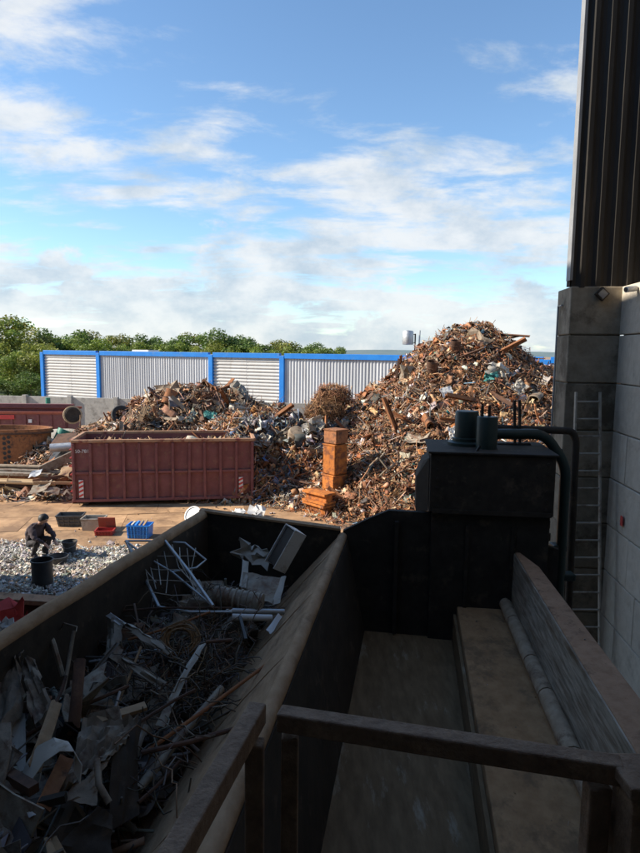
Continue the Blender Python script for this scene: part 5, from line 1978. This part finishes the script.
    rod('round_bar', [atY(42, 610, 5.6), atY(54, 645, 5.3), atY(63, 676, 5.2)], .022, 'sheet_grey', 'grey flat bar hooked over the left trough wall', 'bar', 6)
    rod('round_bar', [atY(74, 631, 5.4), atY(67, 672, 5.2), atY(61, 702, 5.0)], .017, 'sheet_grey', 'slim grey rod standing beside the hooked bar', 'rod', 8)
    rod('wood_post', [atY(80, 660, 4.85), atY(76, 705, 4.6), atY(73, 735, 4.5)], .045, 'rust_dark', 'dark round post standing up left of the big crumpled sheet', 'post', 10)
    quadsheet('bent_profile', [atY(105, 617, 6.1), atY(121, 619, 6.0), atY(119, 663, 5.6), atY(103, 655, 5.7)], 'sheet_grey', 'bent upright grey panel by the left trough wall', amp=.02, fold=.05)
    quadsheet('white_edge', [atY(106, 616, 6.05), atY(111, 613, 6.05), atY(124, 622, 5.95), atY(119, 625, 5.95)], 'white_paint', 'torn white edge on the bent upright panel', 'sheet', n=5, amp=.01)
    quadsheet('aluminium_strip', [atY(119, 622, 6.0), atY(126, 624, 5.9), atY(172, 652, 5.6), atY(166, 656, 5.6)], 'aluminium', 'long bright aluminium strip bent across left of the coil', n=9, amp=.014)
    quadsheet('aluminium_strip', [atY(120, 660, 5.45), atY(126, 657, 5.45), atY(168, 683, 5.2), atY(160, 690, 5.15)], 'sheet_grey', 'grey channel offcut below the bright strip', n=7, amp=.012)
    rod('thin_stick', [atY(141, 647, 5.6), atY(128, 680, 5.3), atY(116, 708, 5.1)], .012, 'wood_tan', 'thin tan stick standing left of the grey profile', 'stick')
    quadsheet('grey_profile', [atY(199, 645, 5.6), atY(206, 643, 5.6), atY(184, 682, 5.2), atY(178, 680, 5.2)], 'aluminium', 'upper arm of a kinked grey profile in the wire tangle', 'profile', n=6, amp=.006)
    quadsheet('grey_profile', [atY(178, 681, 5.2), atY(185, 682, 5.2), atY(164, 728, 4.7), atY(155, 726, 4.7)], 'sheet_grey', 'lower arm of a kinked grey profile in the wire tangle', 'profile', n=6, amp=.006)
    rod('flat_bar', [atY(206, 642, 5.6), atY(232, 640, 5.7)], .016, 'rust_dark', 'dark bar running right from the kinked profile', 'bar', 6)
    rod('grey_pipe', [atY(138, 790, 4.15), atY(182, 735, 4.75), atY(221, 688, 5.3)], .034, 'sheet_grey', 'long dented grey pipe lying along the sloping side', 'pipe', 12, .004)
    rod('rusty_rod', [atY(146, 752, 4.4), atY(205, 710, 4.9), atY(270, 662, 5.6)], .016, 'rust', 'long rusty rod reaching up the sloping side', 'rod', 8)
    rod('rusty_rod', [atY(141, 753, 4.3), atY(190, 742, 4.45), atY(234, 729, 4.65)], .019, 'rust_dark', 'shorter rusty rod lying below the long one', 'rod', 8)
    rod('dark_bar', [atY(138, 803, 4.0), atY(160, 783, 4.2), atY(181, 760, 4.45)], .013, 'rust_dark', 'short dark bar lowest on the sloping side', 'bar', 6)
    rod('rusty_rod', [atY(140, 722, 4.6), atY(175, 700, 4.9), atY(195, 690, 5.05)], .014, 'rust_dark', 'thin dark rod between tan board and grey pipe', 'rod', 6)
    solo('tan_board', MB().bar(atY(88, 724, 4.55), atY(146, 706, 4.75), .10, .03), M['wood_tan'], 'tan board poking out behind the big crumpled sheet', 'board', bevel=.004)
    # twigs and loose wires with kinks
    wl_ = ['crossing the wire rack', 'left of the wire rack', 'curling off the left trough wall', 'beside the crushed box', 'over the long grey pipe', 'across the kinked profile', 'above the tan board', 'right of the brown coil']
    for k, (x0, y0, x1, y1, d) in enumerate(((120, 560, 135, 640, 6.9), (150, 590, 105, 625, 6.6), (52, 612, 76, 632, 5.5), (140, 716, 215, 735, 4.6), (190, 735, 228, 705, 4.8), (150, 690, 200, 740, 4.8), (135, 700, 190, 678, 5.0), (160, 640, 200, 690, 5.4))):
        a, b = atY(x0, y0, d + .2), atY(x1, y1, d - .2)
        pts = [a + (b - a) * u + RNG.normal(0, .05, 3) * math.sin(math.pi * u) for u in np.linspace(0, 1, 8)]
        solo('loose_wire', MB().tube(pts, .0055, 5), M['sheet_grey'], 'thin kinked wire ' + wl_[k], 'wire', 'loose wires in the trough', smooth=True)
    # near left: big sheets
    t = thing('crushed_box', 'crushed box of dusty brown crumpled sheet at the lower left', 'box', atY(97, 800, 3.9))

    def inbox(name, c, mat, **k):
        o = quadsheet(name, c, mat, None, None, **k)
        o.location = o.location - t.location
        o.parent = t
    inbox('top_sheet', [atY(84, 722, 4.45), atY(141, 717, 4.5), atY(116, 752, 4.1), atY(57, 800, 3.75)], 'sheet_dirty', n=16, amp=.026, bulge=.05)
    inbox('hanging_flap', [atY(116, 752, 4.1), atY(100, 770, 4.0), atY(97, 806, 3.75), atY(57, 800, 3.75)], 'sheet_dirty', n=8, amp=.015)
    inbox('side', [atY(141, 718, 4.5), atY(139, 815, 3.95), atY(108, 832, 3.75), atY(112, 755, 4.1)], 'mach_dark', n=8, amp=.015)
    inbox('front', [atY(98, 806, 3.74), atY(112, 815, 3.76), atY(110, 870, 3.5), atY(40, 862, 3.4)], 'mach_dark', n=8, amp=.015)
    rod('bent_tube', [atY(97, 760, 3.95), atY(99, 785, 3.8), atY(109, 803, 3.75)], .022, 'sheet_dirty', 'short bent tube hanging from the brown sheet edge', 'tube', 10)
    # pale curved band
    P = []
    for i, (x, y, d) in enumerate(((18, 786, 3.85), (26, 764, 3.95), (38, 746, 4.02), (54, 738, 4.02), (68, 742, 3.98), (76, 756, 3.9), (74, 772, 3.85))):
        p = atY(x, y, d)
        q = atY(x + 6, y + 13 + 4 * math.sin(i), d - .14)
        P.append([p, (p + q) / 2 + np.array([0, 0, .004]), q])
    solo('curved_band', MB().grid(np.array(P), .006), M['cream'], 'pale curved metal band arching over at lower left', 'metal band', smooth=True)
    quadsheet('rusty_plate', [atY(52, 700, 4.5), atY(62, 704, 4.5), atY(40, 775, 3.9), atY(28, 765, 3.9)], 'wood_tan', 'narrow tan plate standing behind the curved band', 'plate', n=6, amp=.01)
    quadsheet('rusty_plate', [atY(60, 755, 4.0), atY(74, 760, 4.0), atY(50, 812, 3.6), atY(36, 805, 3.6)], 'rust', 'rusty plate with bolt holes under the curved band', 'plate', n=6, amp=.008)
    quadsheet('dark_sheet_metal', [atY(2, 655, 4.9), atY(14, 640, 5.0), atY(26, 700, 4.6), atY(-8, 760, 4.2)], 'sheet_dirty', 'tall dark crumpled sheet at the left edge', amp=.03, n=9)
    quadsheet('dark_sheet_metal', [atY(20, 660, 4.9), atY(32, 657, 4.9), atY(56, 710, 4.6), atY(34, 728, 4.4)], 'sheet_dirty', 'second dusty sheet leaning right of the tall one at the left edge', amp=.025, n=9)
    quadsheet('folded_flap', [atY(2, 658, 4.9), atY(10, 645, 5.0), atY(24, 650, 4.95), atY(20, 662, 4.85)], 'sheet_grey', 'folded pale flap on top of the sheets at the left edge', 'flap', n=6, amp=.015)
    solo('dark_beam', MB().bar(atY(-12, 762, 4.0), atY(34, 790, 3.7), .07, .06), M['rust_dark'], 'dark bar crossing under the curved band from the left edge', 'bar')
    solo('dark_beam', MB().bar(atY(20, 808, 3.62), atY(66, 797, 3.66), .05, .05), M['mach_black'], 'black bar in front of the rusty plate', 'bar')
    quadsheet('small_tag', [atY(25, 808, 3.55), atY(33, 806, 3.55), atY(36, 815, 3.5), atY(29, 818, 3.5)], 'white_paint', 'small white plate below the black bar', 'plate', n=4, amp=.003)
    quadsheet('pale_scrap', [atY(0, 778, 3.8), atY(16, 785, 3.8), atY(20, 796, 3.7), atY(2, 795, 3.7)], 'sheet_dirty', 'pale flat offcut at the left edge under the dark bar', 'offcut', n=5, amp=.01)
    quadsheet('tan_offcut', [atY(44, 838, 3.5), atY(56, 836, 3.5), atY(72, 862, 3.35), atY(50, 866, 3.3)], 'wood_tan', 'tan offcut at the bottom left corner', 'offcut', n=5, amp=.01)
    rod('kinked_tube', [atY(48, 720, 4.4), atY(62, 690, 4.7), atY(66, 676, 4.8)], .014, 'rust_dark', 'thin dark rod leaning behind the curved band', 'rod')


build_trough_items()


def build_trough_pieces():
    n = 64
    y = RNG.uniform(2.6, 8.2, n)
    u = RNG.uniform(.04, .96, n)
    x = (wallL(y) + .25) * (1 - u) + (ridgeX(y) - 1.08) * u
    z = fill_z(x, y) + RNG.uniform(.02, .16, n)
    fr = frames(np.tile([0, -.35, 1.0], (n, 1)), .4)
    words = {'metal_sheet': 'crumpled sheet offcut', 'angle_iron': 'short angle iron', 'steel_pipe': 'short bent pipe', 'steel_strip': 'bent metal strip'}
    for i in range(n):
        nm = random.choice(['metal_sheet'] * 5 + ['angle_iron', 'steel_pipe', 'steel_strip', 'steel_strip'])
        L = random.uniform(.35, .75)
        sc = (L, L, L * .8) if nm == 'metal_sheet' else (L * 1.5, L * .7, L * .7)
        me = TROUGHP[nm][i % len(TROUGHP[nm])]
        half = 'far end' if y[i] > 6.6 else 'middle' if y[i] > 4.4 else 'near end'
        sd = 'by the left wall' if u[i] < .4 else 'towards the sloping side' if u[i] > .72 else 'midway across'
        mn = me.materials[0].name
        cw = 'dusty brown' if 'grimy' in mn else 'grey' if 'grey' in mn else 'rust-brown' if 'rust' in mn else 'silver'
        lab = cw + ' ' + words[nm] + ' at the ' + half + ' of the trough, ' + sd
        place(nm, me, (x[i], y[i], z[i]), fr[i], sc, lab, 'scrap metal', lab + ' group')


TROUGHP = {nm: [tmesh(nm, TPL[k][v], M[m]) for v in vs for m in mats] for nm, k, vs, mats in (
    ('metal_sheet', 'sheet', (1, 3, 5), ('sheet_grey', 'sheet_dirty', 'sheet_grey')), ('angle_iron', 'angle', (0,), ('sheet_grey', 'rust_dark')),
    ('steel_pipe', 'tube', (1, 2), ('galv', 'rust_dark')), ('steel_strip', 'strip', (1, 3, 5), ('aluminium', 'sheet_dirty')))}
build_trough_pieces()


def build_litter():
    n = 900
    x, y = RNG.uniform(-11, 1.2, n), RNG.uniform(16.5, 22, n)
    near = RNG.random(n) < np.clip(.12 + .5 * np.exp(-((y - 17.6) / .5) ** 2) * (x < -4) + .4 * np.exp(-((y - 21.6) / .7) ** 2), 0, 1)
    P = np.stack([x, y, np.full(n, .045)], 1)[near]
    me = scrap_batch('litter', P, np.tile([0, 0, 1.0], (len(P), 1)), {'strip': 3, 'lump': 2, 'sheet': 2}, .055, BROWN + SILVER, .2)
    tag(link('litter', me, M['pieces']), 'small loose bits of scrap strewn over the yard plates', 'litter', kind='stuff')


build_litter()
bpy.context.view_layer.update()
